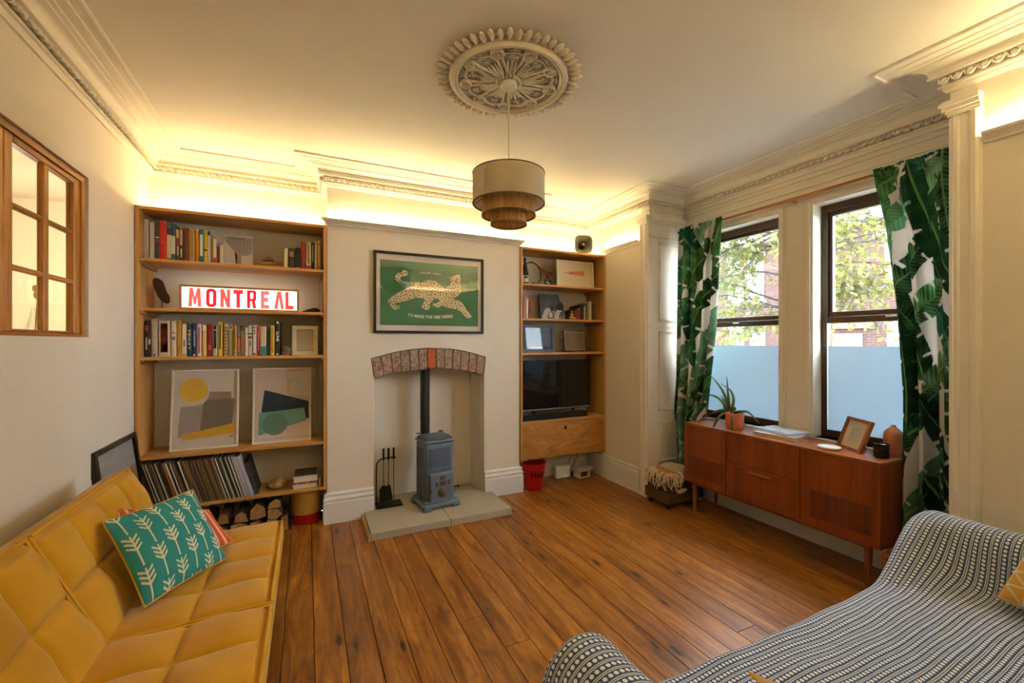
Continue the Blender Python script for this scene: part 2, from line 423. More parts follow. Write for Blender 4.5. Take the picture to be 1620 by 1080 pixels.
# picture rail
RAIL = [(0, 2.306), (.012, 2.306), (.014, 2.318), (.024, 2.326), (.026, 2.332), (.038, 2.338), (.042, 2.346), (.042, 2.352), (.036, 2.352), (.034, 2.346), (0, 2.346)]
m = MB(); m.sweep([(CX0, YC+.05), (CX0, YC), (CX1, YC), (CX1, YC+.05)], RAIL); struct(m.build('trim_2', TRIMM, smooth=30))['label'] = 'picture rail across the chimney breast'
m = MB(); m.sweep([(XR, 3.58), (XR, BY1+.115)], RAIL); struct(m.build('trim_3', TRIMM, smooth=30))['label'] = 'short picture rail beside the bay'
m = MB(); m.sweep([(XR, BY0-.115), (XR, YF)], RAIL); struct(m.build('trim_4', TRIMM, smooth=30))['label'] = 'picture rail running past the sofa end of the room'
m = MB(); m.sweep([(XR, YF), (XL, YF)], RAIL); struct(m.build('trim_5', TRIMM, smooth=30))
# skirting
SKP = [(0, 0), (.026, 0), (.026, .158), (.020, .166), (.020, .172), (.027, .176), (.027, .188), (.016, .204), (.016, .212), (.020, .216), (.020, .226), (.008, .236), (0, .238)]
def skirt(name, path, lab=None):
    m = MB(); m.sweep(path, SKP); o = struct(m.build(name, SKIRT, smooth=30))
    return o
skirt('baseboard_left', [(XL, YF), (XL, YB)])
skirt('baseboard_back', [(XL+.03, YB), (CX0-.03, YB)])
skirt('baseboard_chimney', [(CX0, YC+.20), (CX0, YC), (OX0, YC)])
skirt('baseboard_chimney', [(OX1, YC), (CX1, YC), (CX1, YC+.20)])
skirt('baseboard_alcove', [(CX1+.03, YB), (XR, YB), (XR, BY1+.115)])
skirt('baseboard_bay', [(XW, BY1), (XW, BY0)])
skirt('baseboard_right', [(XR, BY0-.115), (XR, YF)])
# architraves of the bay with small capitals
ARC = [(0, 0), (0, .016), (.012, .020), (.02, .030), (.034, .030), (.040, .022), (.07, .022), (.078, .030), (.094, .030), (.104, .020), (.11, .0)]
def architrave(name, y0, sgn):
    m = MB()
    v = [(XR-h, y0+sgn*d, z) for z in (0, 2.47) for d, h in ARC]; n = len(ARC)
    m.add(v, [(i, i+1, n+i+1, n+i) for i in range(n-1)] + [tuple(range(n)), tuple(range(n, 2*n))])
    for k, (z, e) in enumerate([(2.47, .034), (2.482, .040), (2.496, .05), (2.516, .058), (2.532, .05)]):
        z1 = z+(.012, .014, .02, .016, .012)[k]; a, b = sorted((y0-sgn*(e-.034), y0+sgn*.112))
        m.box(XR-e, XR, a, b, z, z1)
    m.box(XR-.034, XR, min(y0, y0+sgn*.114), max(y0, y0+sgn*.114), 0, .02)
    return struct(m.build(name, TRIMM, smooth=25))
architrave('trim_6', BY1, 1); architrave('trim_7', BY0, -1)
# return panel of the bay (shutter box panelling)
m = MB(); y = BY1
def frame_mould(x0, x1, z0, z1, wdt=.022):
    for k, (o_, h) in enumerate(((0, .016), (wdt*.5, .010))):
        a, b, c, d = x0+o_, x1-o_, z0+o_, z1-o_; q = wdt*.5
        m.box(a, b, y-h, y, c, c+q); m.box(a, b, y-h, y, d-q, d); m.box(a, a+q, y-h, y, c, d); m.box(b-q, b, y-h, y, c, d)
frame_mould(2.90, 3.185, 1.59, 2.31); frame_mould(2.90, 3.185, .775, 1.50); frame_mould(2.90, 3.185, .31, .665)
m.box(2.79, 3.20, y-.006, y, 2.36, 2.47); m.box(2.79, 3.21, y-.022, y, 2.47, 2.482); m.box(2.79, 3.21, y-.034, y, 2.482, 2.50); m.box(2.79, 3.21, y-.046, y, 2.50, 2.545)
m.box(2.79, 3.21, y-.012, y, 2.355, 2.366); m.box(2.79, 3.21, y-.012, y, 1.535, 1.548)
struct(m.build('trim_8', TRIMM))['label'] = 'moulded panelling on the return of the bay'
# window architraves on the bay wall
m = MB()
for a, b in OPS:
    for k, (o_, wd, h) in enumerate(((0, .018, .012), (.018, .016, .020), (.034, .012, .012))):
        m.box(XW-h, XW, a-o_-wd, a-o_, SZ, HZ+o_+wd); m.box(XW-h, XW, b+o_, b+o_+wd, SZ, HZ+o_+wd); m.box(XW-h, XW, a-o_, b+o_, HZ+o_, HZ+o_+wd)
m.box(XW-.014, XW, BY0, BY1, 2.498, 2.512); m.box(XW-.010, XW, BY0, BY1, 2.562, 2.572)
struct(m.build('trim_9', TRIMM))
m = MB(); m.rbox(XW-.018, XW+.12, BY0+.01, BY1-.01, SZ-.028, SZ, .006); struct(m.build('trim_10', plain('sill_white', (226, 226, 226), .4, .02)))['label'] = 'white window sill of the bay'
# cornice nail, ceiling rose come later
# ================================================================== BAY WINDOWS
BROWN = wood('brown_window_frame', (46, 32, 20), (74, 50, 28), 2, 8, .4, 10, .2)
BROWNH = wood('brown_window_rail', (52, 34, 20), (92, 58, 30), 1, 8, .4, 10, .2)
GL = glass('window_glass', (.97, .99, 1), .05)
t = NT('frosted_film'); tr = t.n('ShaderNodeBsdfTranslucent'); tr.inputs[0].default_value = (.142, .170, .188, 1)
df = t.n('ShaderNodeBsdfDiffuse'); df.inputs[0].default_value = (.36, .42, .46, 1); mx = t.n('ShaderNodeAddShader')
nz = t.noise(t.coord(), 900, 2); bp = t.n('ShaderNodeBump'); bp.inputs['Strength'].default_value = .05; t.l(nz, bp.inputs['Height']); t.l(bp.outputs[0], df.inputs['Normal'])
t.l(tr.outputs[0], mx.inputs[0]); t.l(df.outputs[0], mx.inputs[1]); t.l(mx.outputs[0], t.out.inputs[0]); FILM = t.m
def bay_window(name, a, b):
    xf = XW+.085
    m = MB(); m.box(xf, xf+.045, a+.001, a+.038, SZ, HZ); m.box(xf, xf+.045, b-.038, b-.001, SZ, HZ)
    w_ = struct(m.build(name, BROWN))
    def rail(z0, z1, d0, d1, nm):
        m = MB(); m.rbox(xf+d0, xf+d1, a+.038, b-.038, z0, z1, .003, 1); return m.build(nm, BROWNH, w_)
    rail(HZ-.052, HZ-.001, 0, .045, 'head'); rail(SZ+.001, SZ+.05, 0, .045, 'bottom_rail'); rail(1.532, 1.575, -.012, .02, 'meeting_rail'); rail(1.570, 1.612, .02, .05, 'meeting_rail')
    # upper sash sits behind the lower one
    m = MB(); m.box(xf+.02, xf+.05, a+.038, a+.064, 1.612, HZ-.052); m.box(xf+.02, xf+.05, b-.064, b-.038, 1.612, HZ-.052); m.box(xf+.02, xf+.05, a+.064, b-.064, HZ-.078, HZ-.052); m.build('sash_frame', BROWN, w_)
    m = MB(); m.box(xf+.033, xf+.037, a+.064, b-.064, 1.612, HZ-.078); m.build('pane', GL, w_)
    m = MB(); m.box(xf+.012, xf+.016, a+.038, b-.038, SZ+.05, 1.532); m.build('pane', GL, w_)
    m = MB(); m.box(xf+.009, xf+.0105, a+.042, b-.042, SZ+.05, 1.372); m.build('frosted_film', FILM, w_)
    m = MB(); m.rbox(xf-.02, xf-.012, (a+b)/2-.03, (a+b)/2+.03, 1.556, 1.566, .003); m.build('catch', plain('chrome', (190, 190, 190), .25, .02, metal=1), w_)
    return w_
bay_window('window_1', *OPS[1]); bay_window('window_2', *OPS[0])
# ================================================================== INTERNAL WINDOW AND HALL
PINE = wood('pine_window_frame', (150, 92, 32), (208, 150, 70), 2, 14, .45, 14, .5)
PINEH = wood('pine_window_bar', (140, 84, 28), (196, 134, 60), 1, 14, .45, 14, .5)
fx0, fx1 = XL-.060, XL-.012
m = MB()
m.box(fx0, fx1, WY0, WY0+.03, WZ0, WZ1); m.box(fx0, fx1, WY1-.038, WY1-.004, WZ0, WZ1-.004)
w3 = struct(m.build('window_3', PINE)); w3['label'] = 'pine framed internal window looking into the hall'
for z0, z1 in ((WZ0+.001, WZ0+.016), (WZ1-.032, WZ1-.004)):
    m = MB(); m.box(fx0, fx1, WY0+.03, WY1-.038, z0, z1); m.build('frame_rail', PINEH, w3)
def casement(a, b):
    z0, z1 = WZ0+.016, WZ1-.032; st = .055
    for p in (a, b-st):
        m = MB(); m.rbox(fx1-.042, fx1-.008, p, p+st, z0, z1, .004, 1); m.build('stile', PINE, w3)
    for p0, p1 in ((z0, z0+.012), (z1-.03, z1)):
        m = MB(); m.rbox(fx1-.042, fx1-.008, a+st, b-st, p0, p1, .004, 1); m.build('casement_rail', PINEH, w3)
    y0, y1 = a+st, b-st; zz0, zz1 = z0+.012, z1-.03; ym = (y0+y1)/2
    m = MB(); m.rbox(fx1-.036, fx1-.010, ym-.019, ym+.019, zz0, zz1, .004, 1); m.build('mullion', PINE, w3)
    for k in (1, 2):
        z = zz0+(zz1-zz0)*k/3
        for p0, p1 in ((y0, ym-.020), (ym+.020, y1)):
            m = MB(); m.rbox(fx1-.034, fx1-.012, p0, p1, z-.011, z+.011, .004, 1); m.build('glazing_bar', PINEH, w3)
    for k in range(3):
        za = zz0+(zz1-zz0)*k/3; zb = zz0+(zz1-zz0)*(k+1)/3
        for p0, p1 in ((y0, ym), (ym, y1)):
            m = MB(); m.box(fx1-.027, fx1-.024, p0, p1, za, zb); m.build('pane', glass('hall_glass', (1, .99, .96), .03, .04), w3)
casement(2.302, WY1-.038); casement(WY0+.03, 2.298)
HX = -2.35
m = MB(); m.box(HX, HX+.05, .2, 5.2, 0, CEILZ); m.box(HX, XL-.08, 5.1, 5.2, 0, CEILZ); m.box(HX, XL-.08, .2, .3, 0, CEILZ); m.box(XL-.08, XL, 4.05, 5.2, 0, CEILZ); struct(m.build('wall_hall', plain('hall_paint', (232, 222, 198), .8, .02, 2)))
m = MB(); m.box(HX, XL-.08, .2, 5.2, -.08, 0); struct(m.build('floor_hall', wood('hall_floor', (96, 52, 20), (150, 92, 40), 1)))
m = MB(); m.box(HX, XL-.08, .2, 5.2, CEILZ-.12, CEILZ); struct(m.build('ceiling_hall', CEIL))
m = MB(); m.rbox(XL-.24, XL-.081, WY0-.03, WY1+.03, WZ0-.02, WZ0, .004); struct(m.build('trim_11', plain('sill_white', (226, 226, 226), .4, .02)))
ld = bpy.data.lights.new('hall_bulb', 'POINT'); ld.energy = HALL_W; ld.color = (1, .90, .74); ld.shadow_soft_size = .07
hl = thing('hall_pendant', 'hall ceiling pendant beyond the internal window', 'lamp', (-1.75, 3.6, 2.1))
lo = bpy.data.objects.new('hall_bulb', ld); COL.objects.link(lo); lo.parent = hl; lo.location = (0, 0, -.09)
m = MB(); m.tube([(0, 0, .53), (0, 0, .10)], .004, 6); m.build('cord', plain('white_plastic', (225, 222, 214), .4, .03), hl)
m = MB(); m.lathe([(.03, .10), (.06, .09), (.13, .0), (.132, .0), (.06, .094), (.03, .105)], 20); m.build('lamp_shade', plain('white_plastic', (225, 222, 214), .4, .03), hl, 40)
# ================================================================== LED STRIPS (real light of the room)
LED = emit('warm_led', LED_COL, LED_STR)
def led(lab, x0, x1, y0, y1, z):
    m = MB(); m.box(x0, x1, y0, y1, z, z+.006); o = m.build('led_strip', LED); tag(o, lab, 'light strip', 'led strips')
led('warm led strip lying on the picture rail of the chimney breast', CX0+.02, CX1-.02, YC-.028, YC-.018, 2.347)
led('warm led strip lying on top of the bookcase with the records', XL+.03, CX0-.03, YB-.12, YB-.11, 2.2985)
led('warm led strip lying on top of the bookcase with the television', CX1+.03, XR-.03, YB-.12, YB-.11, 2.2985)
led('warm led strip on the short picture rail beside the bay', XR-.028, XR-.018, BY1+.13, 3.57, 2.347)
led('warm led strip on the picture rail past the blue patterned sofa', XR-.028, XR-.018, YF+.05, BY0-.13, 2.347)
led('warm led strip on the picture rail of the wall facing the fireplace', XL+.05, XR-.05, YF+.018, YF+.028, 2.347)
# ================================================================== PIXEL TO POSITION (a pixel plus a known plane)
_F = (math.sin(YAW), math.cos(YAW)); _R = (math.cos(YAW), -math.sin(YAW))
def ray(px, py):
    u = (px-810)/678; return (_F[0]+u*_R[0], _F[1]+u*_R[1], (541-py)/678)
def ony(px, py, y): r = ray(px, py); t_ = y/r[1]; return (r[0]*t_, y, 1.4+r[2]*t_)
def onx(px, py, x): r = ray(px, py); t_ = x/r[0]; return (x, r[1]*t_, 1.4+r[2]*t_)
def onz(px, py, z): r = ray(px, py); t_ = (z-1.4)/r[2]; return (r[0]*t_, r[1]*t_, z)
# ================================================================== BOOKCASES
PLYH = wood('plywood_shelf', (176, 122, 58), (216, 166, 96), 0, 7, .45, 14, .25, 9)
PLYV = wood('plywood_side', (172, 118, 56), (212, 162, 92), 2, 7, .45, 14, .25, 9)
PLYD = wood('plywood_door', (156, 100, 44), (206, 150, 82), 0, 4.2, .4, 3.2, .35, 0, .4, .03, 2.2)
PLYE = wood('plywood_cleat', (150, 98, 44), (190, 138, 74), 1, 9, .5, 10, .3)
BF, BB = 3.585, 3.898
def bookcase(name, lab, x0, x1, zb, shelves):
    t_ = thing(name, lab, 'bookcase', ((x0+x1)/2, (BF+BB)/2, zb)); th = .022
    for a in (x0, x1-th):
        m = MB(); m.rbox(a, a+th, BF, BB, zb, 2.297, .0015, 1); m.build('side_panel', PLYV, t_, world=True)
    m = MB(); m.rbox(x0+th, x1-th, BF, BB, 2.275, 2.2965, .0015, 1); m.build('top_panel', PLYH, t_, world=True)
    for z in shelves:
        m = MB(); m.rbox(x0+th+.0005, x1-th-.0005, BF+.004, BB, z-.021, z, .002, 1); m.build('shelf', PLYH, t_, world=True)
        if z > .7:
            for a, s_ in ((x0+th, 1), (x1-th, -1)):
                m = MB(); b = a+s_*.02
                m.prism([(BF+.012, z-.0215), (BB, z-.0215), (BB, z-.049), (BF+.045, z-.049), (BF+.016, z-.036)], min(a, b), max(a, b), axis='x'); m.build('cleat', PLYE, t_, world=True)
    return t_
bl = bookcase('bookcase', 'tall plywood bookcase with records on its bottom shelf', -1.016, .134, .268, [1.955, 1.628, 1.30, .64, .29])
br = bookcase('bookcase', 'plywood bookcase with television and drop-front cupboard beside the bay', 1.803, 2.786, .268, [1.957, 1.626, 1.30, .645])
m = MB(); m.box(1.826, 2.763, BF+.03, BB, .268, .288); m.build('shelf', PLYH, br, world=True)
# drop front with a finger hole
m = MB(); m.rbox(1.8265, 2.7625, BF+.002, BF+.02, .289, .621, .0015, 1); d = m.build('drop_front', PLYD, br, world=True)
m = MB(); m.lathe([(.014, 0), (.0165, -.0012), (.018, 0)], 20, T((2.30, BF+.0018, .558)) @ R('X', 90)); m.lathe([(0, 0), (.014, 0)], 20, T((2.30, BF+.0012, .558)) @ R('X', 90)); m.build('finger_hole', plain('hole_dark', (96, 60, 26), .8), d, 40, world=True)
m = MB(); m.rbox(1.885, 1.925, BF-.002, BF+.0015, .286, .293, .001, 1); m.build('magnet_catch', plain('chrome', (190, 190, 190), .25, .02, metal=1), d, world=True)
# thin cable down the inner side of the record bookcase
m = MB(); m.tube(spline([(.088, 3.86, 1.93), (.09, 3.87, 1.6), (.085, 3.86, 1.3), (.088, 3.85, 1.05), (.075, 3.84, .85), (.085, 3.86, .66)], 6), .002, 5)
tag(m.build('cable', plain('cable_grey', (170, 165, 155), .5)), 'thin pale cable hanging down inside the record bookcase', 'cable')
# ================================================================== BOOKS
PAGES = plain('book_pages', (222, 210, 186), .9, .08, 120)
SHELFN = {'A': 'top shelf of the record bookcase', 'B': 'third shelf of the record bookcase', 'C': 'middle of the television bookcase'}
def cover_mat(rgb): return plain('cover_%d_%d_%d' % rgb, rgb, .5, .07, 30)
def book(x0, x1, z, h, rgb, lab, group, ysp=3.68, dep=.19, bands=(), txt=None, lean=0.0, cat='book'):
    w_ = x1-x0; cm = cover_mat(rgb); t_ = .0022
    o = thing('book', lab, cat, ((x0+x1)/2, ysp, z), (0, math.radians(lean), 0), group)
    m = MB()
    m.box(-w_/2, -w_/2+t_, .003, dep, 0, h); m.box(w_/2-t_, w_/2, .003, dep, 0, h)
    m.prism([(-w_/2, .004), (-w_/2, .002), (-w_/4, -.001), (w_/4, -.001), (w_/2, .002), (w_/2, .004)], 0, h, axis='z')
    m.build('cover', cm, o)
    m = MB(); m.box(-w_/2+t_, w_/2-t_, .0042, dep-.004, .003, h-.004); m.build('pages', PAGES, o)
    for z0, z1, c, *q in bands:
        k = q[0] if q else 1.0
        m = MB(); m.box(-w_/2*.94*k, w_/2*.94*k, -.0018, .0, z0*h, z1*h); m.build('spine_print', cover_mat(c), o)
    if txt:
        s_, c, zc, ln, hh = txt
        m = text_mb(s_, hh*w_, ln*h, .0, .02); M = T((0, -.0024, zc*h)) @ R('Y', 90)
        m.v = [tuple(M @ Vector(p)) for p in m.v]; m.build('spine_lettering', cover_mat(c), o)
    return o
W_, CR, BK, RD, YL = (228, 222, 208), (214, 200, 172), (34, 30, 28), (186, 38, 32), (218, 172, 40)
ROW1 = [(-.9925, -.986, .276, (226, 220, 210), 'very thin white', ()), (-.984, -.972, .275, (206, 196, 180), 'thin cream', ()), (-.966, -.937, .261, (186, 178, 168), 'pale grey', ((.05, .95, (206, 200, 190), .25),)),
 (-.934, -.912, .276, (56, 62, 56), 'dark green-grey', ((.56, .59, W_), (.48, .53, (150, 60, 60)), (.02, .05, W_))), (-.911, -.872, .277, (196, 44, 36), 'thick red', ((.02, .035, W_, .3), (.45, .48, (220, 90, 70), .5))),
 (-.871, -.845, .271, (120, 40, 40), 'teal-topped cream', ((.85, .99, (60, 140, 130)), (.08, .68, (220, 206, 170)), (.70, .82, (90, 40, 50)))), (-.845, -.822, .261, (70, 96, 112), 'slate blue', ((.2, .68, (208, 206, 190)),)),
 (-.819, -.8, .231, (92, 58, 40), 'dark brown', ((.72, .97, (190, 160, 120)), (.52, .70, (150, 50, 50)), (.2, .48, (190, 170, 140), .5))), (-.798, -.78, .233, (78, 50, 34), 'cocoa brown', ((.5, .97, (200, 180, 130), .7), (.15, .4, W_, .4))),
 (-.778, -.747, .241, (132, 66, 36), 'rust brown', ((.1, .9, (104, 48, 26), .55),)), (-.744, -.713, .244, (186, 150, 86), 'tan', ((.1, .9, (160, 124, 66), .5),)), (-.709, -.69, .243, (226, 150, 48), 'orange', ((.93, .99, W_),)),
 (-.688, -.66, .24, (40, 104, 138), 'blue', ((.22, .85, (206, 214, 204), .6), (.01, .03, W_))), (-.659, -.64, .24, (216, 184, 42), 'bright yellow', ((.38, .43, BK), (.5, .95, (190, 150, 40), .4))),
 (-.638, -.622, .236, (196, 184, 176), 'pale mauve', ((.86, .98, (50, 50, 80)),)), (-.62, -.607, .205, (150, 130, 50), 'olive', ()), (-.605, -.586, .182, (222, 208, 176), 'short cream', ((.02, .25, (160, 60, 40)),)), (-.585, -.567, .126, (96, 36, 58), 'small plum', ()), (-.566, -.549, .143, (216, 206, 160), 'small ivory', ())]
ROW1B = [(-.159, -.133, .159, (206, 186, 150), 'short cream', ()), (-.130, -.086, .162, (62, 44, 28), 'dark brown gold-lettered', ((.6, .85, (150, 110, 50), .7),)), (-.084, -.047, .169, (34, 42, 36), 'blackish green', ((.03, .10, W_),)),
 (-.0455, -.008, .219, (146, 54, 32), 'brick red', ()), (-.0065, .026, .219, (222, 214, 196), 'white', ((.02, .17, (190, 80, 70)), (.25, .95, (120, 110, 100), .35))), (.028, .049, .221, (36, 34, 32), 'thin black', ((.3, .9, (190, 180, 170), .3),)),
 (.051, .067, .227, (198, 200, 180), 'thin grey-green', ()), (.070, .0935, .243, (214, 158, 66), 'tall amber', ((.85, .88, BK), (.05, .18, (190, 120, 60))))]
ROW3 = [(-.989, -.9695, .242, (40, 32, 28), 'black orange-topped', ((.72, .88, (170, 96, 60)), (.2, .55, (200, 190, 160), .4))), (-.9685, -.958, .241, (58, 36, 26), 'thin dark brown', ((.35, .5, W_),)), (-.954, -.92, .258, (188, 174, 156), 'tall greige', ((.03, .07, BK, .3), (.93, .99, (196, 160, 140)))),
 (-.914, -.853, .246, (212, 196, 168), 'thickest cream', ((.12, .93, (120, 60, 44), .66), (.14, .91, (216, 200, 172), .60)), ('INDIA', (140, 24, 30), .55, .46, .34)), (-.848, -.818, .247, (216, 200, 170), 'cream', ((.46, .56, (110, 110, 110), .6), (.65, .68, (120, 110, 100), .7))),
 (-.814, -.79, .252, (206, 160, 40), 'mustard', ((.1, .95, (180, 130, 30), .4),)), (-.787, -.758, .227, (220, 204, 174), 'pale cream', ((.03, .07, BK, .3), (.3, .5, (90, 110, 80), .3))), (-.756, -.73, .229, (22, 66, 70), 'dark teal', (), ('FEAST', (222, 214, 190), .50, .62, .5)),
 (-.728, -.703, .232, (32, 46, 96), 'navy', ((.02, .07, W_, .6), (.3, .8, (160, 160, 190), .4))), (-.70, -.675, .227, (222, 206, 196), 'pink-lettered white', ((.1, .9, (190, 70, 80), .4),)), (-.669, -.646, .226, (222, 186, 96), 'straw yellow', ((.8, .97, (236, 226, 200)),)),
 (-.643, -.612, .228, (134, 28, 26), 'dark red', ((.2, .35, (190, 90, 80), .5),)), (-.608, -.582, .225, (206, 196, 190), 'black and white', ((.85, .97, (70, 50, 80), .7), (.25, .8, BK, .7), (.3, .75, (226, 220, 210), .45))), (-.577, -.551, .247, (226, 186, 40), 'tall bright yellow', ((.2, .9, (40, 36, 30), .3),)),
 (-.541, -.517, .234, (196, 168, 120), 'tan striped', tuple((.05+.1*k, .09+.1*k, (120, 90, 50), .8) for k in range(9))), (-.514, -.486, .228, (160, 154, 98), 'sage green', ((.82, .99, (232, 226, 214)), (.86, .96, BK, .5))), (-.482, -.463, .223, (222, 164, 44), 'amber', ((.08, .12, BK, .4), (.2, .9, (150, 100, 30), .35))),
 (-.461, -.442, .222, (180, 40, 44), 'red teal-based', ((.01, .08, (60, 140, 150)), (.65, .98, (110, 120, 150)), (.12, .6, (220, 150, 140), .4))), (-.440, -.417, .208, (140, 120, 64), 'green flowered', ((.88, .99, (30, 80, 60)), (.3, .6, (190, 90, 50), .5))), (-.413, -.394, .204, (222, 214, 200), 'thin white', ((.78, .8, (80, 90, 80)),)),
 (-.391, -.367, .225, (220, 202, 176), 'red-banded ivory', ((.56, .64, (180, 30, 40)), (.7, .74, (40, 60, 40)), (.3, .5, (90, 90, 70), .35))), (-.362, -.339, .228, (216, 214, 200), 'black-dotted white', ((.88, .93, BK, .4), (.78, .83, BK, .4), (.7, .74, BK, .4), (.03, .08, BK, .5))), (-.337, -.316, .218, (186, 30, 52), 'crimson', ((.15, .8, (220, 120, 130), .35),)),
 (-.314, -.276, .218, (210, 196, 166), 'cream teal-based', ((.0, .32, (62, 142, 136)), (.32, .345, W_))), (-.272, -.256, .192, (36, 38, 56), 'short navy', ()), (-.249, -.223, .227, (232, 190, 34), 'canary yellow', ((.1, .9, (190, 140, 40), .35),)), (-.22, -.184, .258, (30, 26, 26), 'tall black', ((.93, .99, (226, 226, 226), .4), (.02, .06, W_, .4)), ('LUNE', (236, 232, 224), .55, .28, .5))]
def shelf_of_books(rows, z, where, group, ysp=3.68, dep=.19):
    for i, r in enumerate(rows):
        p = rows[i-1][4] if i else None; q = rows[i+1][4] if i+1 < len(rows) else None
        nb = ' between %s and %s' % (p, q) if p and q else (' beside the %s one' % (p or q))
        book(r[0], r[1], z, r[2], r[3], '%s book%s, %s' % (r[4], nb, where), group, ysp+rnd.uniform(-.006, .006), dep, r[5], r[6] if len(r) > 6 else None)
shelf_of_books(ROW1, 1.955, 'top shelf over lit sign', 'books on the top shelf, picture magazine end')
shelf_of_books(ROW1B, 1.955, 'beside driftwood', 'books on the top shelf, driftwood end')
shelf_of_books(ROW3, 1.30, 'under lit sign', 'books on the shelf under the lit sign')
ROWR = [(1.8265, 1.8385, .230, (196, 72, 40), 'thin orange', ()), (1.840, 1.8525, .226, (40, 30, 30), 'thin black', ()), (1.8545, 1.878, .206, (206, 130, 104), 'salmon', ()), (1.882, 1.904, .193, (220, 216, 206), 'white', ()), (1.907, 1.931, .167, (170, 36, 36), 'red', ((.3, .5, (60, 30, 30)),))]
shelf_of_books(ROWR, 1.626, 'beside the photo book', 'books beside the photo book', 3.63)
ROWR2 = [(2.468, 2.498, .105, (70, 66, 40), 'small olive', ()), (2.50, 2.528, .118, (176, 30, 40), 'small red', ((.9, .99, (200, 180, 140)),)), (2.53, 2.553, .150, (60, 58, 58), 'charcoal', ()), (2.555, 2.580, .160, (46, 42, 42), 'black', ()), (2.584, 2.604, .150, (196, 180, 150), 'cream', ()), (2.607, 2.633, .175, (104, 108, 98), 'grey', ()), (2.636, 2.652, .195, (176, 178, 164), 'pale sage', ()), (2.654, 2.676, .198, (206, 204, 184), 'white', ()), (2.680, 2.702, .165, (92, 60, 44), 'brown', ())]
shelf_of_books(ROWR2, 1.626, 'beside wooden figurine', 'books beside the wooden figurine')
book(1.830, 1.852, 1.957, .248, (214, 204, 206), 'tall thin white book beside the champagne bottle', 'books on the television bookcase', 3.63)
# ================================================================== FRAMES
def frame_thing(name, lab, wd, hh, border, dep, fmat, loc, rot=(0, 0, 0), paper=(224, 216, 204), matte=0, pane=True, cat='picture', group=None):
    """origin at the middle of the bottom edge, front faces local -Y"""
    o = thing(name, lab, cat, loc, rot, group)
    m = MB(); b = border
    for P4 in ([(-wd/2, 0), (wd/2, 0), (wd/2-b, b), (-wd/2+b, b)], [(-wd/2, hh), (-wd/2+b, hh-b), (wd/2-b, hh-b), (wd/2, hh)], [(-wd/2, 0), (-wd/2+b, b), (-wd/2+b, hh-b), (-wd/2, hh)], [(wd/2, 0), (wd/2, hh), (wd/2-b, hh-b), (wd/2-b, b)]):
        m.prism(P4, 0, dep, axis='y')
    m.build('frame', fmat, o)
    m = MB(); m.box(-wd/2+b, wd/2-b, dep*.55, dep-.001, b, hh-b); m.build('backing', plain('paper_%d_%d_%d' % paper, paper, .9, .02, 8), o)
    if matte:
        k = matte; m = MB()
        for a in ((-wd/2+b, wd/2-b, b, b+k), (-wd/2+b, wd/2-b, hh-b-k, hh-b), (-wd/2+b, -wd/2+b+k, b+k, hh-b-k), (wd/2-b-k, wd/2-b, b+k, hh-b-k)): m.box(a[0], a[1], dep*.5, dep*.5+.002, a[2], a[3])
        m.build('mount', plain('mount_card', (226, 218, 206), .9, .02), o)
    if pane:
        m = MB(); m.box(-wd/2+b, wd/2-b, dep*.3, dep*.3+.001, b, hh-b); m.build('pane', glass('poster_glass', (1, 1, 1), .12, .18) if name == 'poster' else glass('picture_glass', (1, 1, 1), .03, .10), o)
    o['d'] = dep; return o
def shape(o, poly, rgb, k=0, name='print', rough=.8):
    """a printed shape on the paper of a frame; poly in the frame's own (x, z)"""
    dep = o['d']; m = MB(); n = len(poly); y = dep*.55-.0004-.0003*k
    m.add([(x, y, z) for x, z in poly], [tuple(range(n))]); return m.build(name, plain('ink_%d_%d_%d' % rgb, rgb, rough, .03, 30), o)
BLKF = plain('black_frame', (24, 20, 18), .35, .1); WHTF = plain('white_frame', (224, 216, 200), .45, .03); OAKF = wood('oak_frame', (150, 98, 50), (190, 136, 80), 2)
# --- green leopard poster over the fireplace
PY = YC-.026
def pp(cx, cy): a = ony(590+cx/7.717, 390+cy/7.714, PY); return (a[0], a[2])
tl, br_ = pp(10, 38), pp(1353, 1064)
pw, ph = br_[0]-tl[0], tl[1]-br_[1]
pos = frame_thing('poster', 'green leopard poster in black frame above the brick arch', pw, ph, .020, .025, BLKF, ((tl[0]+br_[0])/2, PY, br_[1]), paper=(222, 210, 200))
def pl(cx, cy): a = pp(cx, cy); return (a[0]-(tl[0]+br_[0])/2, a[1]-br_[1])
g0, g1 = pl(88, 122), pl(1287, 993)
gx = (g1[0]-g0[0])/2; gt = ph-.068; gb = .066
shape(pos, [(-gx, gb), (gx, gb), (gx, gt), (-gx, gt)], (52, 116, 76), 0)
LEO = [(375, 280), (425, 300), (430, 335), (400, 355), (358, 358), (338, 385), (352, 410), (400, 425), (480, 430), (550, 430), (600, 436), (640, 415), (700, 402), (760, 415), (800, 445), (850, 480), (890, 490), (930, 480), (955, 450), (962, 412), (948, 392), (935, 366), (968, 378), (985, 350), (1008, 352), (1030, 335), (1045, 345), (1062, 336), (1072, 360), (1075, 440), (1085, 500), (1075, 560), (1040, 600), (985, 638), (1030, 652), (1080, 672), (1120, 720), (1160, 785), (1210, 845), (1200, 865), (1160, 872), (1120, 840), (1080, 790), (1030, 765), (960, 750), (890, 735), (850, 712), (825, 730), (800, 742), (770, 730), (735, 710), (742, 690), (790, 688), (812, 650), (790, 632), (750, 640), (720, 670), (690, 715), (705, 735), (690, 760), (660, 772), (600, 735), (620, 690), (640, 650), (620, 635), (540, 620), (440, 650), (360, 670), (290, 680), (268, 692), (277, 712), (320, 715), (330, 735), (310, 760), (265, 768), (225, 730), (185, 670), (200, 640), (250, 600), (330, 550), (400, 515), (470, 485), (520, 462), (440, 455), (370, 445), (310, 425), (280, 390), (280, 350), (310, 318), (355, 312)]
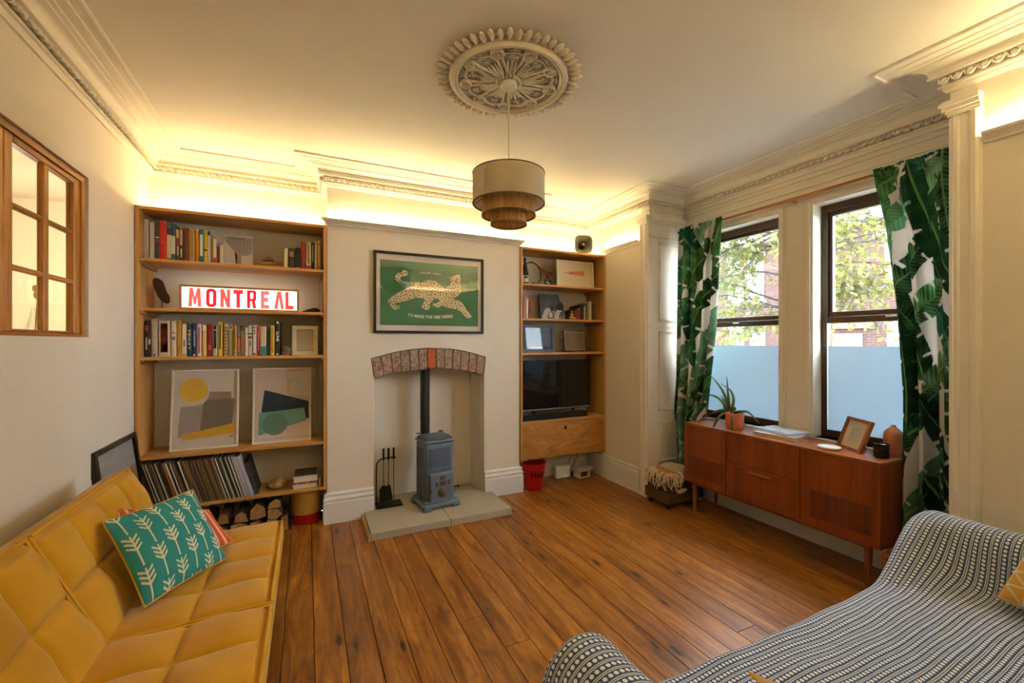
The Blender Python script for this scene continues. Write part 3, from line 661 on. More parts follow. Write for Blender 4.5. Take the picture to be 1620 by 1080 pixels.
leo_s = smooth_poly(LEO, 2)
shape(pos, [pl(*p) for p in leo_s], (222, 202, 158), 1, 'leopard')
def inside(p, poly):
    c = False; n = len(poly); j = n-1
    for i in range(n):
        if (poly[i][1] > p[1]) != (poly[j][1] > p[1]) and p[0] < (poly[j][0]-poly[i][0])*(p[1]-poly[i][1])/(poly[j][1]-poly[i][1])+poly[i][0]: c = not c
        j = i
    return c
dots = []; lr = random.Random(3)
for _ in range(9000):
    p = (lr.uniform(180, 1215), lr.uniform(280, 875))
    if min((p[0]-q[0])**2+(p[1]-q[1])**2 for q in dots) < 27**2 if dots else False: continue
    if all(inside((p[0]+11*math.cos(a), p[1]+11*math.sin(a)), LEO) for a in (0, 1.05, 2.1, 3.14, 4.2, 5.2)): dots.append(p)
def dot_mesh(ps, r, nm, rgb, k):
    m = MB(); y = pos['d']*.55-.0004-.0003*k
    for p in ps:
        c = pl(*p); pts = ellipse(c[0], c[1], r*lr.uniform(.8, 1.2), r*lr.uniform(.8, 1.2), 8); m.add([(x, y, z) for x, z in pts], [tuple(range(8))])
    o = m.build(nm, plain('ink_%d_%d_%d' % rgb, rgb, .8, .03, 30), pos); o['kind'] = 'stuff'; return o
dot_mesh([d_ for i, d_ in enumerate(dots) if i % 5], .0058, 'black_spots', (26, 22, 20), 2)
dot_mesh([d_ for i, d_ in enumerate(dots) if i % 5 == 0], .0055, 'orange_spots', (206, 140, 60), 2)
shape(pos, [pl(*p) for p in ((940, 372), (962, 384), (958, 400))], (30, 24, 20), 2, 'ear_mark'); shape(pos, [pl(*p) for p in ((1005, 440), (1018, 395), (1035, 380), (1030, 415), (1040, 440))], (160, 120, 80), 2, 'face_mark')
def poster_text(s_, cx, cy, wd, hh, bend):
    a, b = pl(cx-wd/2, cy), pl(cx+wd/2, cy); L = b[0]-a[0]; h_ = hh/7.714/678*3.9
    m = text_mb(s_, h_, L, 0, .03); c = ((a[0]+b[0])/2, (a[1]+b[1])/2); y = pos['d']*.55-.0016
    m.v = [(p[0]+c[0], y, p[2]+c[1]+bend*((p[0]/(L/2))**2)) for p in m.v]; m.build('lettering', plain('ink_white', (238, 234, 222), .8, .02), pos)
poster_text('ON MY WAY', 705, 322, 265, 26, -.006); poster_text('TO MAKE THE VIBE WEIRD', 705, 858, 555, 36, .014)
# --- two abstract prints on the fourth shelf
def lean_frame(name, lab, xa, xb, z, h, y, lean, **kw):
    return frame_thing(name, lab, xb-xa, h, kw.pop('border', .012), kw.pop('dep', .018), kw.pop('fm', WHTF), ((xa+xb)/2, y, z), (-math.radians(lean), 0, 0), **kw)
a1 = lean_frame('picture', 'white framed print with a gold disc over grey blocks', -.862, -.458, .64, .565, 3.70, 7, paper=(208, 196, 182))
def uv1(x, y): return ((x-676)/403*.404, (545-y)/452*.565)
shape(a1, [uv1(*p) for p in ((527, 305), (668, 290), (640, 440), (640, 462), (516, 474))], (160, 148, 138), 0)
shape(a1, [uv1(*p) for p in ((690, 222), (828, 226), (840, 415), (640, 445), (668, 285))], (150, 134, 118), 1)
shape(a1, [uv1(*p) for p in ((664, 268), (852, 266), (838, 412), (645, 442))], (120, 104, 88), 2)
shape(a1, [uv1(*p) for p in ((540, 458), (856, 410), (856, 468), (538, 490))], (206, 160, 34), 3)
shape(a1, [uv1(*p) for p in ellipse(612, 222, 86, 78)], (214, 202, 188), 4); shape(a1, [uv1(*p) for p in ellipse(604, 210, 83, 70)], (222, 178, 52), 5, 'gold_disc', .4)
shape(a1, [uv1(*p) for p in ((820, 482), (846, 480), (846, 486), (820, 488))], (110, 100, 90), 5)
a2 = lean_frame('picture', 'white framed print with navy and teal blocks', -.369, .028, .64, .565, 3.70, 7, paper=(206, 186, 170))
def uv2(x, y): return ((x-1137)/347*.397, (505-y)/440*.565)
shape(a2, [uv2(*p) for p in ((1165, 92), (1290, 88), (1290, 240), (1165, 200))], (216, 210, 202), 0)
shape(a2, [uv2(*p) for p in ((1030, 194), (1294, 272), (1296, 378), (1012, 325))], (16, 44, 66), 1)
shape(a2, [uv2(*p) for p in ((1000, 328), (1266, 310), (1282, 388), (996, 458))], (112, 164, 142), 2)
shape(a2, [uv2(*p) for p in ((1296, 380), (1296, 470), (996, 478), (996, 458))], (214, 196, 180), 1)
shape(a2, [uv2(*p) for p in ellipse(1092, 398, 74, 64)], (96, 128, 108), 3); shape(a2, [uv2(*p) for p in ellipse(1228, 184, 58, 52)], (206, 204, 190), 4)
shape(a2, [uv2(*p) for p in ellipse(1222, 178, 58, 50)], (188, 180, 166), 3)
# --- small frame on the book shelf
a3 = lean_frame('framed_photo', 'small pale frame with dark edge at the end of the book row', -.104, .075, 1.30, .228, 3.672, 7, border=.030, dep=.022, fm=plain('cream_frame', (222, 208, 168), .6), paper=(176, 160, 140), cat='framed photo')
m = MB(); m.box(-.094, .094, .022, .034, 0, .236); m.build('frame_back', BLKF, a3)
# --- big dark picture leaning on the left wall behind the sofa
mm = frame_thing('picture', 'large black framed landscape leaning against the wall behind the yellow sofa', .60, .825, .028, .03, BLKF, (-.905, 3.27, 0), (0, 0, 0), paper=(150, 146, 142))
mm.rotation_euler = (Matrix.Rotation(PI/2, 3, 'Z') @ Matrix.Rotation(math.radians(-7), 3, 'X')).to_euler()
shape(mm, [(-.27, .03), (.27, .03), (.27, .50), (-.27, .52)], (70, 66, 64), 0); shape(mm, [(-.27, .52), (.27, .50), (.27, .63), (-.27, .62)], (150, 112, 84), 1)
# ================================================================== LIT SIGN
SY = 3.665
sg = thing('light_box', 'lit sign with red letters in thin wooden frame', 'sign', (-.4285, SY, 1.628))
sw, sh_ = .742, .172
m = MB()
for P4 in ([(-sw/2, 0), (sw/2, 0), (sw/2-.014, .014), (-sw/2+.014, .014)], [(-sw/2, sh_), (-sw/2+.014, sh_-.014), (sw/2-.014, sh_-.014), (sw/2, sh_)], [(-sw/2, 0), (-sw/2+.014, .014), (-sw/2+.014, sh_-.014), (-sw/2, sh_)], [(sw/2, 0), (sw/2, sh_), (sw/2-.014, sh_-.014), (sw/2-.014, .014)]): m.prism(P4, 0, .07, axis='y')
m.build('frame', wood('sign_frame', (180, 122, 60), (214, 158, 92), 0), sg)
m = MB(); m.box(-sw/2+.014, sw/2-.014, .006, .06, .014, sh_-.014); m.build('lit_panel', emit('sign_panel', (1, .95, .86), .8), sg)
LET = {'M': [[(0, 0), (.08, 1), (.32, 1), (.46, .50), (.60, 1), (.84, 1), (.92, 0), (.66, 0), (.63, .56), (.54, .12), (.38, .12), (.29, .56), (.26, 0)]],
 'N': [[(0, 0), (0, 1), (.28, 1), (.53, .50), (.53, 1), (.80, 1), (.80, 0), (.52, 0), (.27, .52), (.27, 0)]],
 'T': [[(.25, 0), (.25, .77), (0, .77), (0, 1), (.80, 1), (.80, .77), (.55, .77), (.55, 0)]],
 'E': [[(0, 0), (0, 1), (.74, 1), (.74, .79), (.30, .78), (.30, .62), (.64, .62), (.64, .39), (.30, .39), (.30, .22), (.74, .21), (.74, 0)]],
 'A': [[(0, 0), (.26, 1), (.60, 1), (.86, 0), (.58, 0), (.43, .66), (.28, 0)]],
 'L': [[(0, 0), (0, 1), (.30, 1), (.30, .22), (.74, .22), (.74, 0)]]}
def rr(x0, x1, z0, z1, r, n=5):
    out = []
    for cx, cz, a in ((x1-r, z1-r, 0), (x0+r, z1-r, 90), (x0+r, z0+r, 180), (x1-r, z0+r, 270)):
        out += [(cx+r*math.cos(math.radians(a+90*i/n)), cz+r*math.sin(math.radians(a+90*i/n))) for i in range(n+1)]
    return out
reds = [(232, 92, 82), (208, 24, 44), (236, 84, 78), (216, 40, 50), (204, 20, 40), (238, 110, 104), (232, 84, 76), (222, 60, 66)]
xs = [390, 503, 594, 676, 763, 850, 935, 1005]; ws = [84, 66, 62, 62, 58, 54, 62, 52]
f1 = lambda x, y: (200+x/4, 310+y/4)
for k, ch in enumerate('MONTREAL'):
    xa = ony(*f1(xs[k], 640), SY)[0]+.4285; xb = ony(*f1(xs[k]+ws[k], 640), SY)[0]+.4285
    z0, hz = .021, .131
    c = emit('sign_red_%d' % k, lin(reds[k]), .5); m = MB(); y = .0052
    if ch in LET:
        P_ = LET[ch][0]; mxx = max(p[0] for p in P_)
        m.add([(xa+p[0]/mxx*(xb-xa), y, z0+p[1]*hz) for p in P_], [tuple(range(len(P_)))])
    else:
        w2 = xb-xa; st = w2*.34
        def ring(o_, i_):
            n = len(o_); m.add([(p[0], y, p[1]) for p in o_]+[(p[0], y, p[1]) for p in i_], [(i, (i+1) % n, n+(i+1) % n, n+i) for i in range(n)])
        if ch == 'O': ring(rr(xa, xb, z0, z0+hz, w2*.42), rr(xa+st, xb-st, z0+st, z0+hz-st, w2*.18))
        if ch == 'R':
            ring(rr(xa, xb, z0+hz*.40, z0+hz, w2*.28), rr(xa+st, xb-st, z0+hz*.40+st*.8, z0+hz-st*.8, w2*.12))
            m.add([(xa, y, z0), (xa+st, y, z0), (xa+st, y, z0+hz*.98), (xa, y, z0+hz)], [(0, 1, 2, 3)]); m.add([(xb-st*1.05, y, z0), (xb, y, z0), (xb-st*.5, y, z0+hz*.5), (xb-st*1.5, y, z0+hz*.5)], [(0, 1, 2, 3)])
    m.build('letter', c, sg)
# ================================================================== THINGS ON THE RECORD BOOKCASE
# magazine standing face out
kg = thing('magazine', 'pale magazine with drapery photo standing face out on top shelf', 'magazine', (-.4585, 3.70, 1.955), (-math.radians(6), 0, 0))
m = MB(); m.rbox(-.094, .094, 0, .012, 0, .232, .001, 1); m.build('pages', plain('magazine_paper', (192, 178, 164), .7, .03), kg)
def mshape(poly, rgb, k, nm='cover_print'):
    m = MB(); m.add([(x, -.0004-.0003*k, z) for x, z in poly], [tuple(range(len(poly)))]); m.build(nm, plain('ink_%d_%d_%d' % rgb, rgb, .8, .05, 40), kg)
mshape([(-.088, .205), (-.078, .180), (-.045, .135), (-.015, .096), (.012, .083), (.05, .082), (.085, .098), (.088, .14), (.088, .215), (0, .222), (-.08, .22)], (150, 138, 130), 0, 'drapery')
for k in range(6): mshape([(-.07+.025*k, .20), (-.066+.025*k, .20), (-.002+.012*k, .10), (-.006+.012*k, .10)], (128, 116, 108), 1, 'drapery_fold')
mshape([(-.022, .108), (-.004, .088), (-.004, .02), (-.012, .012)], (40, 34, 32), 1, 'dark_leg'); mshape([(-.004, .09), (.022, .085), (.02, .0), (-.006, .0)], (150, 130, 118), 2, 'cover_figure')
m = text_mb('KINFOLK', .012, .098, 0, .01); m.v = [(p[0]-.005, -.0014, p[2]+.206) for p in m.v]; m.build('lettering', plain('ink_40_34_32', (40, 34, 32), .8), kg)
# driftwood plank with rounded knob
dw = thing('driftwood', 'worn wooden block with rounded half-wheel on top, top shelf', 'driftwood', (-.258, 3.70, 1.955))
DWM = wood('driftwood', (120, 82, 44), (176, 132, 82), 0, 16, .8, 8, .5)
m = MB(); m.rbox(-.099, .099, -.035, .035, 0, .024, .004); m.build('lower_board', DWM, dw); m = MB(); m.rbox(-.097, .094, -.032, .032, .0242, .047, .006); m.build('upper_board', DWM, dw)
m = MB(); m.lathe([(0, -.016), (.034, -.016), (.038, -.008), (.038, .008), (.034, .016), (0, .016)], 22, T((-.005, 0, .0475)) @ R('X', 90) , 0, PI); m.prism([(-.043, .047), (.043, .047), (.030, .06), (-.025, .06)], -.016, .016, axis='y'); m.build('half_wheel', DWM, dw, 40)
# dark carved leaf on a stand
lf = thing('wood_carving', 'dark leaf-shaped wood carving on a small stand beside the lit sign', 'ornament', (-.912, 3.72, 1.628))
m = MB(); out = smooth_poly([(-.044, .20), (-.03, .214), (-.008, .208), (.012, .19), (.022, .155), (.032, .12), (.048, .09), (.05, .055), (.04, .04), (.022, .042), (.0, .06), (-.018, .09), (-.03, .12), (-.042, .16)], 3)
m.prism(out, -.008, .008, axis='y'); o = m.build('carving', wood('dark_carving', (58, 40, 26), (92, 64, 40), 2, 14, .6), lf); bv = o.modifiers.new('b', 'BEVEL'); bv.width = .005; bv.segments = 2
m = MB(); m.tube([(.005, 0, .006), (.005, 0, .07)], .003, 6); m.rbox(-.03, .04, -.02, .02, 0, .007, .002); m.build('stand', plain('dark_metal', (50, 44, 38), .5, metal=.6), lf)
# dark wooden bird-like piece
bd = thing('ornament', 'small dark driftwood piece lying at the end of the sign shelf', 'ornament', (.028, 3.69, 1.628))
m = MB(); m.tube(spline([(-.065, 0, .006), (-.04, 0, .012), (-.01, .004, .018), (.02, 0, .022), (.05, -.004, .020), (.064, 0, .012)], 4), [.003, .004, .005, .006, .007, .009, .011, .012, .013, .014, .015, .017, .018, .018, .017, .015, .013, .011, .009, .007, .004][:21], 8); m.build('twig', wood('dark_carving', (58, 40, 26), (92, 64, 40), 2, 14, .6), bd, 60)
def stone(name, lab, loc, r, rgb, seed, cat='stone', rgb2=None):
    q = random.Random(seed); ph_ = [q.uniform(0, 6) for _ in range(6)]
    m = MB(); m.sphere((0, 0, r[2]*.86), r, 20, 12)
    v = []
    for x, y, z in m.v:
        k = 1+.09*math.sin(x/r[0]*2.3+ph_[0])*math.sin(y/r[1]*2+ph_[1])+.06*math.sin(z/r[2]*4+ph_[2]+x/r[0]*2)
        v.append((x*k, y*k, max(0, z*k)))
    m.v = v; o = m.build(name, plain(lab[:18], rgb, .8, .3, 18, .5, rgb2=rgb2), None, 50, loc=loc); return tag(o, lab, cat)
stone('pebble', 'rounded brown stone between the black book and small frame', (-.145, 3.68, 1.30), (.036, .03, .036), (104, 80, 56), 4, rgb2=(140, 112, 80))
stone('stone', 'flat tan stone beside the leaning records', (-.205, 3.72, .29), (.068, .06, .042), (146, 110, 62), 9, rgb2=(176, 140, 90))
# records
rec_cols = [((40, 38, 36), 'black'), ((196, 184, 164), 'cream'), ((120, 92, 60), 'brown'), ((150, 118, 78), 'tan'), ((70, 62, 54), 'charcoal'), ((176, 96, 50), 'orange'), ((214, 206, 194), 'white'), ((96, 82, 62), 'olive brown'), ((60, 66, 60), 'dark green'), ((130, 112, 96), 'taupe')]
order = [0, 1, 0, 1, 4, 3, 9, 0, 1, 7, 8, 4, 5, 5, 6, 0, 6, 2, 3, 7, 0, 6, 2, 2, 3, 2, 9, 4, 2, 7, 2, 4, 3, 2, 9, 7, 2, 3, 3, 2, 9, 6, 0, 6, 4, 2, 6, 8, 0, 6, 0, 6, 9, 6]
lean = -16.5; NR = len(order); RT = .0078
rmesh = {}
for i, c in enumerate(order):
    x = -.907+i*(.517/NR); rgb, nm = rec_cols[c]
    if c not in rmesh:
        m = MB(); m.box(-RT/2*.8, RT/2*.8, 0, .006, 0, .308); m.box(-RT/2*.8, RT/2*.8, .006, .296, 0, .308); rmesh[c] = m.mesh('record_sleeve', plain('sleeve_'+nm, rgb, .6, .12, 60))
    o = link('record_sleeve', rmesh[c], None, (x, 3.60+rnd.uniform(0, .006), .292), (0, math.radians(lean+rnd.uniform(-.3, .3)), 0))
    pv, nx = (rec_cols[order[i-1]][1] if i else None), (rec_cols[order[i+1]][1] if i+1 < NR else None)
    tag(o, ('thin %s record sleeve between %s and %s ones on the bottom shelf' % (nm, pv, nx)) if pv and nx else ('thin %s record sleeve at the end of the row on the bottom shelf' % nm), 'record', 'record sleeves on the bottom shelf')
for k, (rgb, lab) in enumerate([((176, 172, 182), 'thick lilac-grey boxed record leaning beside the single sleeves'), ((184, 178, 190), 'thick pale lilac boxed record leaning beside the ring-bound album')]):
    x = -.382+k*.0235; bb = thing('boxed_record', lab, 'record', (x, 3.605, .292), (0, math.radians(-16.5), 0))
    m = MB(); m.rbox(-.010, .010, 0, .26, 0, .306, .002, 1); m.build('box', plain('lilac_%d' % k, rgb, .6, .05), bb); m = MB(); m.box(-.0102, .0102, .1, .262, .1, .102); m.build('lid_line', plain('dark_line', (60, 56, 58), .7), bb)
rb = thing('ring_album', 'black ring-bound album leaning against the boxed records', 'album', (-.332, 3.62, .292), (0, math.radians(-15), 0))
m = MB(); m.rbox(-.012, .012, .006, .22, 0, .262, .002, 1); m.build('cover', plain('album_black', (44, 40, 36), .6, .1), rb)
for k in range(22):
    m = MB() if k == 0 else m
    m.lathe([(.013, -.0014), (.0145, 0), (.013, .0014)], 10, T((0, .006, .012+.011*k)))
m.build('ring_binding', plain('ring_wire', (150, 140, 124), .4, metal=.7), rb)
# flat stack of magazines
zz = .291
for k, (rgb, lab, h_, sp) in enumerate([((222, 212, 192), 'lowest white magazine in the flat pile beside the stone', .016, None), ((216, 206, 184), 'second white magazine up in the flat pile beside the stone', .016, None), ((190, 120, 90), 'colour-spined magazine in the middle of the flat pile', .018, (120, 60, 90)), ((226, 216, 194), 'thick white magazine under the photo-covered one', .022, None), ((214, 206, 186), 'top magazine with dark landscape photo cover on flat pile', .02, None)]):
    o = thing('magazine', lab, 'magazine', (-.012+rnd.uniform(-.006, .006), 3.735+rnd.uniform(-.006, .006), zz), math.radians(rnd.uniform(-3, 3)), 'flat pile of magazines')
    m = MB(); m.rbox(-.082, .082, -.115, .115, 0, h_-.0008, .001, 1); m.build('pages', plain('mag_%d' % k, rgb, .7, .06, 60), o)
    if sp:
        for q in range(7):
            m = MB(); m.box(-.08+.023*q, -.064+.023*q, -.1156, -.1148, .003, h_-.004); m.build('spine_print', cover_mat([(120, 60, 90), (200, 140, 60), (90, 70, 110)][q % 3]), o)
    if k == 4:
        m = MB(); m.box(-.078, .078, -.11, .11, h_-.0008, h_-.0002); m.build('cover_photo', plain('mag_photo', (92, 80, 66), .5, .5, 22), o)
    zz += h_
sb_ = thing('booklet', 'tiny white booklet standing against the bookcase side', 'book', (.088, 3.64, .291)); m = MB(); m.rbox(-.004, .004, 0, .09, 0, .048, .001, 1); m.build('pages', PAGES, sb_); m = MB(); m.box(-.005, -.004, 0, .09, 0, .048); m.box(.004, .005, 0, .09, 0, .048); m.build('cover', cover_mat((216, 206, 190)), sb_)
# logs under the bookcase
BARK = plain('bark', (104, 78, 54), .95, .3, 40, .8); CUT = wood('cut_log', (150, 104, 60), (198, 152, 98), 1, 20, .85, 2, .4)
def log(poly, y0, L, lab):
    cx_ = sum(p[0] for p in poly)/len(poly); zb = min(p[1] for p in poly)
    o = thing('firewood_log', lab, 'log', (cx_, y0, zb), group='firewood logs under the bookcase')
    P_ = [(x-cx_, z-zb) for x, z in poly]
    m = MB(); m.prism(P_, 0, L, axis='y'); m.build('bark', BARK, o)
    m = MB(); c0 = (sum(p[0] for p in P_)/len(P_), sum(p[1] for p in P_)/len(P_)); q = [(c0[0]+(p[0]-c0[0])*.965, c0[1]+(p[1]-c0[1])*.965) for p in P_]
    m.prism(q, -.0015, 0, axis='y'); m.build('cut_face', CUT, o)
LOGS = [[(-.70, .002), (-.60, .002), (-.59, .05), (-.64, .09), (-.70, .07)], [(-.592, .002), (-.505, .002), (-.50, .06), (-.55, .10), (-.585, .05)], [(-.498, .002), (-.382, .002), (-.384, .075), (-.44, .105), (-.492, .09)], [(-.378, .002), (-.285, .002), (-.272, .04), (-.33, .10), (-.372, .095)], [(-.28, .002), (-.21, .002), (-.178, .05), (-.20, .085), (-.262, .095), (-.283, .05)], [(-.172, .002), (-.128, .002), (-.13, .06), (-.132, .115), (-.176, .10)],
 [(-.47, .112), (-.385, .108), (-.40, .165), (-.43, .185), (-.462, .16)], [(-.376, .11), (-.33, .106), (-.272, .12), (-.28, .185), (-.33, .225), (-.372, .18)], [(-.262, .10), (-.205, .09), (-.165, .125), (-.20, .165), (-.262, .17)], [(-.264, .176), (-.2, .172), (-.176, .178), (-.18, .225), (-.21, .24), (-.25, .215)], [(-.69, .10), (-.6, .10), (-.595, .15), (-.65, .18)], [(-.58, .11), (-.50, .108), (-.51, .17), (-.555, .185)]]
LL = ['low split log at the wall end of the woodpile', 'split log low in the woodpile beside the sofa end', 'broad split log at the foot of the woodpile', 'wedge log low in the middle of the woodpile', 'pointed log wedged between two upright logs', 'split log leaning next to the red and yellow bucket', 'small rounded log on top of the broad log', 'large five-sided log on the second tier', 'diamond-shaped log on the second tier', 'topmost split log of the woodpile', 'upper log at the wall end of the woodpile', 'upper log second from the wall end of the woodpile']
for P_, lb in zip(LOGS, LL): log(P_, 3.60+rnd.uniform(0, .03), .25, lb)
# log rack
rk = thing('log_rack', 'thin black iron log rack holding the firewood', 'rack', (-.30, 3.66, 0))
for xq in (-.485, -.105):
    m = MB(); m.tube([(xq-.008, 3.59, .004), (xq-.008, 3.59, .24)], .004, 6); m.build('post', plain('black_iron', (26, 24, 24), .5, metal=.5), rk, world=True)
# two-tone bucket
yb = thing('bucket', 'yellow and red painted bucket tucked under the record bookcase', 'bucket', (-.010, 3.745, 0))
m = MB(); m.lathe([(.0, .004), (.09, .004), (.098, .0), (.103, .075), (.108, .076)], 32); m.build('lower_band', plain('bucket_red', (176, 26, 26), .45), yb, 40)
m = MB(); m.lathe([(.104, .0755), (.112, .255), (.116, .258), (.116, .264), (.109, .262), (.100, .08), (.0, .08)], 32); m.build('upper_body', plain('bucket_ochre', (186, 138, 62), .5, .08), yb, 40)
# ================================================================== THINGS ON THE TELEVISION BOOKCASE
tv = thing('television', 'flat black television in the bookcase above the drop-front cupboard', 'television', (2.262, 3.74, .6455))
m = MB(); m.rbox(-.425, .425, -.018, .022, .074, .574, .004); m.build('casing', plain('tv_black', (16, 16, 17), .35, .1), tv)
t = NT('tv_screen'); t.set(.06, 0, .55); t.l(t.ramp(t.noise(t.coord(), 3), [(0, (.006, .006, .007)), (1, (.010, .010, .012))]), t.b.inputs['Base Color'])
m = MB(); m.box(-.414, .414, -.0195, -.0182, .096, .564); m.build('screen', t.m, tv); m = MB(); m.box(-.416, .416, -.0192, -.0182, .078, .092); m.build('lower_bezel', plain('tv_silver', (120, 122, 126), .35, .05), tv)
for s_ in (-1, 1):
    m = MB(); m.tube([(s_*.25, -.015, .0045), (s_*.23, .0, .08)], .006, 6); m.tube([(s_*.25, .06, .0045), (s_*.23, .005, .08)], .006, 6); m.build('foot', plain('tv_black', (16, 16, 17), .35, .1), tv)
sbr = thing('soundbar', 'long black soundbar lying below the television', 'soundbar', (2.208, 3.65, .6455))
m = MB(); m.rbox(-.374, .368, -.03, .035, 0, .058, .008); m.build('grille', plain('speaker_cloth', (22, 22, 22), .85, .2, 400), sbr); m = MB(); m.rbox(.365, .374, -.028, .033, .002, .056, .003); m.build('end_cap', plain('tv_black', (16, 16, 17), .35, .1), sbr); m = MB(); m.box(-.04, .04, -.0306, -.0302, .035, .042); m.build('display', plain('display_dark', (52, 54, 60), .2), sbr)
# champagne bottle
bt = thing('champagne_bottle', 'dark champagne bottle with white label on top shelf', 'bottle', (1.900, 3.685, 1.957))
m = MB(); m.lathe([(0, 0), (.030, 0), (.034, .006), (.034, .11), (.028, .150), (.015, .195), (.012, .225)], 24); m.build('glass', plain('bottle_green', (20, 28, 20), .12, .1, spec=.6), bt, 50)
m = MB(); m.lathe([(.0123, .200), (.0142, .196), (.0132, .236), (.014, .24), (.0145, .256), (0, .258)], 18); m.build('foil', plain('foil_black', (28, 26, 26), .35), bt, 40)
m = MB(); m.lathe([(.0344, .02), (.0346, .085)], 24); m.build('label', plain('label_white', (214, 212, 196), .7, .1, 60), bt); m = MB(); m.lathe([(.0349, .055), (.0350, .078)], 10, None, -2.2, -1.2); m.build('label_print', cover_mat((40, 60, 40)), bt); m = MB(); m.lathe([(.0215, .168), (.0165, .188)], 18); m.build('neck_label', plain('label_gold', (190, 170, 110), .5), bt)
# coiled hunting horn
hn = thing('hunting_horn', 'coiled brown horn with flared copper bell behind the bottle', 'horn', (2.03, 3.78, 1.957))
ang = [PI*1.22-(PI*1.78)*i/26 for i in range(27)]
loop = [(.0-.012+.112*math.cos(a), 0, .118+.118*math.sin(a)) for a in [PI*.70-PI*1.45*i/26 for i in range(27)]]
m = MB(); m.tube([(-.085, .0, .235)]+loop, .0055, 8); m.build('tube', plain('horn_brown', (70, 42, 28), .35, .1), hn, 60)
neck = spline([(-.075, -.012, .215), (-.03, -.014, .238), (.03, -.014, .225), (.09, -.014, .185), (.15, -.016, .145), (.19, -.018, .118)], 5)
rs = [.0055+.028*max(0, (i/25-.55)/.45)**2.2+.006*(i/25) for i in range(len(neck))]
m = MB(); m.tube(neck, rs, 12, None, False); m.build('bell', plain('horn_copper', (126, 66, 34), .3, .1, metal=.5), hn, 60)
sm = frame_thing('framed_photo', 'tiny dark photo frame beneath the horn bell', .075, .068, .007, .008, BLKF, (2.170, 3.695, 1.957), (-math.radians(9), 0, 0), paper=(70, 64, 58), cat='framed photo')
shape(sm, ellipse(-.008, .040, .012, .014, 10), (190, 180, 166), 0); shape(sm, ellipse(.014, .028, .010, .014, 10), (180, 170, 156), 0)
hk = thing('napkin_ring', 'small black half-ring lying under the horn coil', 'ornament', (1.995, 3.69, 1.957)); m = MB(); m.lathe([(.014, -.008), (.026, -.008), (.026, .008), (.014, .008), (.014, -.008)], 14, T((0, 0, .0)) @ R('X', 90), 0, PI); m.build('ring', BLKF, hk)
# framed lighthouse print
lp = frame_thing('picture', 'white framed print of a coral-coloured lighthouse shape lying sideways', .448, .276, .018, .022, WHTF, (2.49, 3.68, 1.957), (-math.radians(4), 0, 0), paper=(216, 202, 174))
cor = (206, 120, 84)
def lpv(x, y): a = ony(815+x/10.8, 385+y/10.8, 3.675); return (a[0]-2.49, a[2]-1.957)
shape(lp, [lpv(*p) for p in ((850, 490), (880, 482), (950, 486), (950, 502), (880, 500))], cor, 0); shape(lp, [lpv(*p) for p in ((948, 462), (960, 462), (960, 522), (948, 522))], (180, 96, 66), 1)
shape(lp, [lpv(*p) for p in ((960, 478), (1045, 470), (1050, 525), (960, 518))], cor, 0); shape(lp, [lpv(*p) for p in ((1050, 472), (1160, 464), (1160, 548), (1050, 530))], (216, 136, 100), 1); shape(lp, [lpv(*p) for p in ((1160, 460), (1195, 470), (1203, 508), (1195, 545), (1160, 552))], cor, 1)
shape(lp, [lpv(*p) for p in ((920, 606), (1020, 606), (1020, 612), (920, 612))], (180, 160, 130), 0)
# photo book face out
pb = thing('photo_book', 'black and white photo book of two seated people, face out', 'book', (2.25, 3.75, 1.626), (-math.radians(6), 0, 0))
m = MB(); m.rbox(-.141, .141, 0, .018, 0, .262, .001, 1); m.build('cover', plain('photo_grey', (74, 74, 74), .5, .35, 12), pb)
def ps(poly, rgb, k): m = MB(); m.add([(x, -.0004-.0003*k, z) for x, z in poly], [tuple(range(len(poly)))]); m.build('cover_print', plain('ink_%d_%d_%d' % rgb, rgb, .6, .12, 30), pb)
ps([(.085, .258), (.139, .258), (.139, .16), (.10, .20)], (180, 178, 172), 0)
ps(smooth_poly([(-.115, .003), (-.105, .07), (-.075, .115), (-.03, .12), (.02, .095), (.03, .04), (.03, .003)], 3), (176, 178, 186), 1)
ps(ellipse(.0, .118, .026, .03, 14), (60, 54, 52), 2); ps(smooth_poly([(-.06, .003), (-.045, .07), (-.01, .09), (.02, .07), (.02, .003)], 3), (120, 108, 100), 2); ps(ellipse(-.02, .05, .02, .03, 10), (196, 184, 170), 3)
ps(smooth_poly([(.03, .003), (.04, .08), (.08, .11), (.12, .09), (.139, .06), (.139, .003)], 3), (196, 194, 188), 3); ps(ellipse(.085, .135, .038, .035, 14), (40, 38, 36), 4)
for k in range(3): ps([(.07+.022*k, .003), (.08+.022*k, .003), (.11+.012*k, .08), (.10+.012*k, .085)], (44, 42, 42), 4)
# figurine
fg = thing('figurine', 'small carved honey-coloured seated figurine beside the olive book', 'figurine', (2.425, 3.665, 1.626))
CAR = wood('honey_carving', (160, 98, 36), (206, 146, 66), 2, 22, .45)
m = MB(); m.sphere((0, 0, .018), (.032, .026, .018)); m.sphere((0, 0, .042), (.02, .017, .028)); m.build('body', CAR, fg, 60); m = MB(); m.sphere((-.002, -.002, .078), (.012, .012, .015)); m.sphere((-.002, 0, .092), (.006, .006, .007), 8, 6); m.build('head', CAR, fg, 60)
m = MB(); m.sphere((.03, -.004, .012), (.014, .014, .012), 10, 6); m.sphere((-.026, -.012, .016), (.013, .012, .010), 10, 6); m.build('knees', CAR, fg, 60)
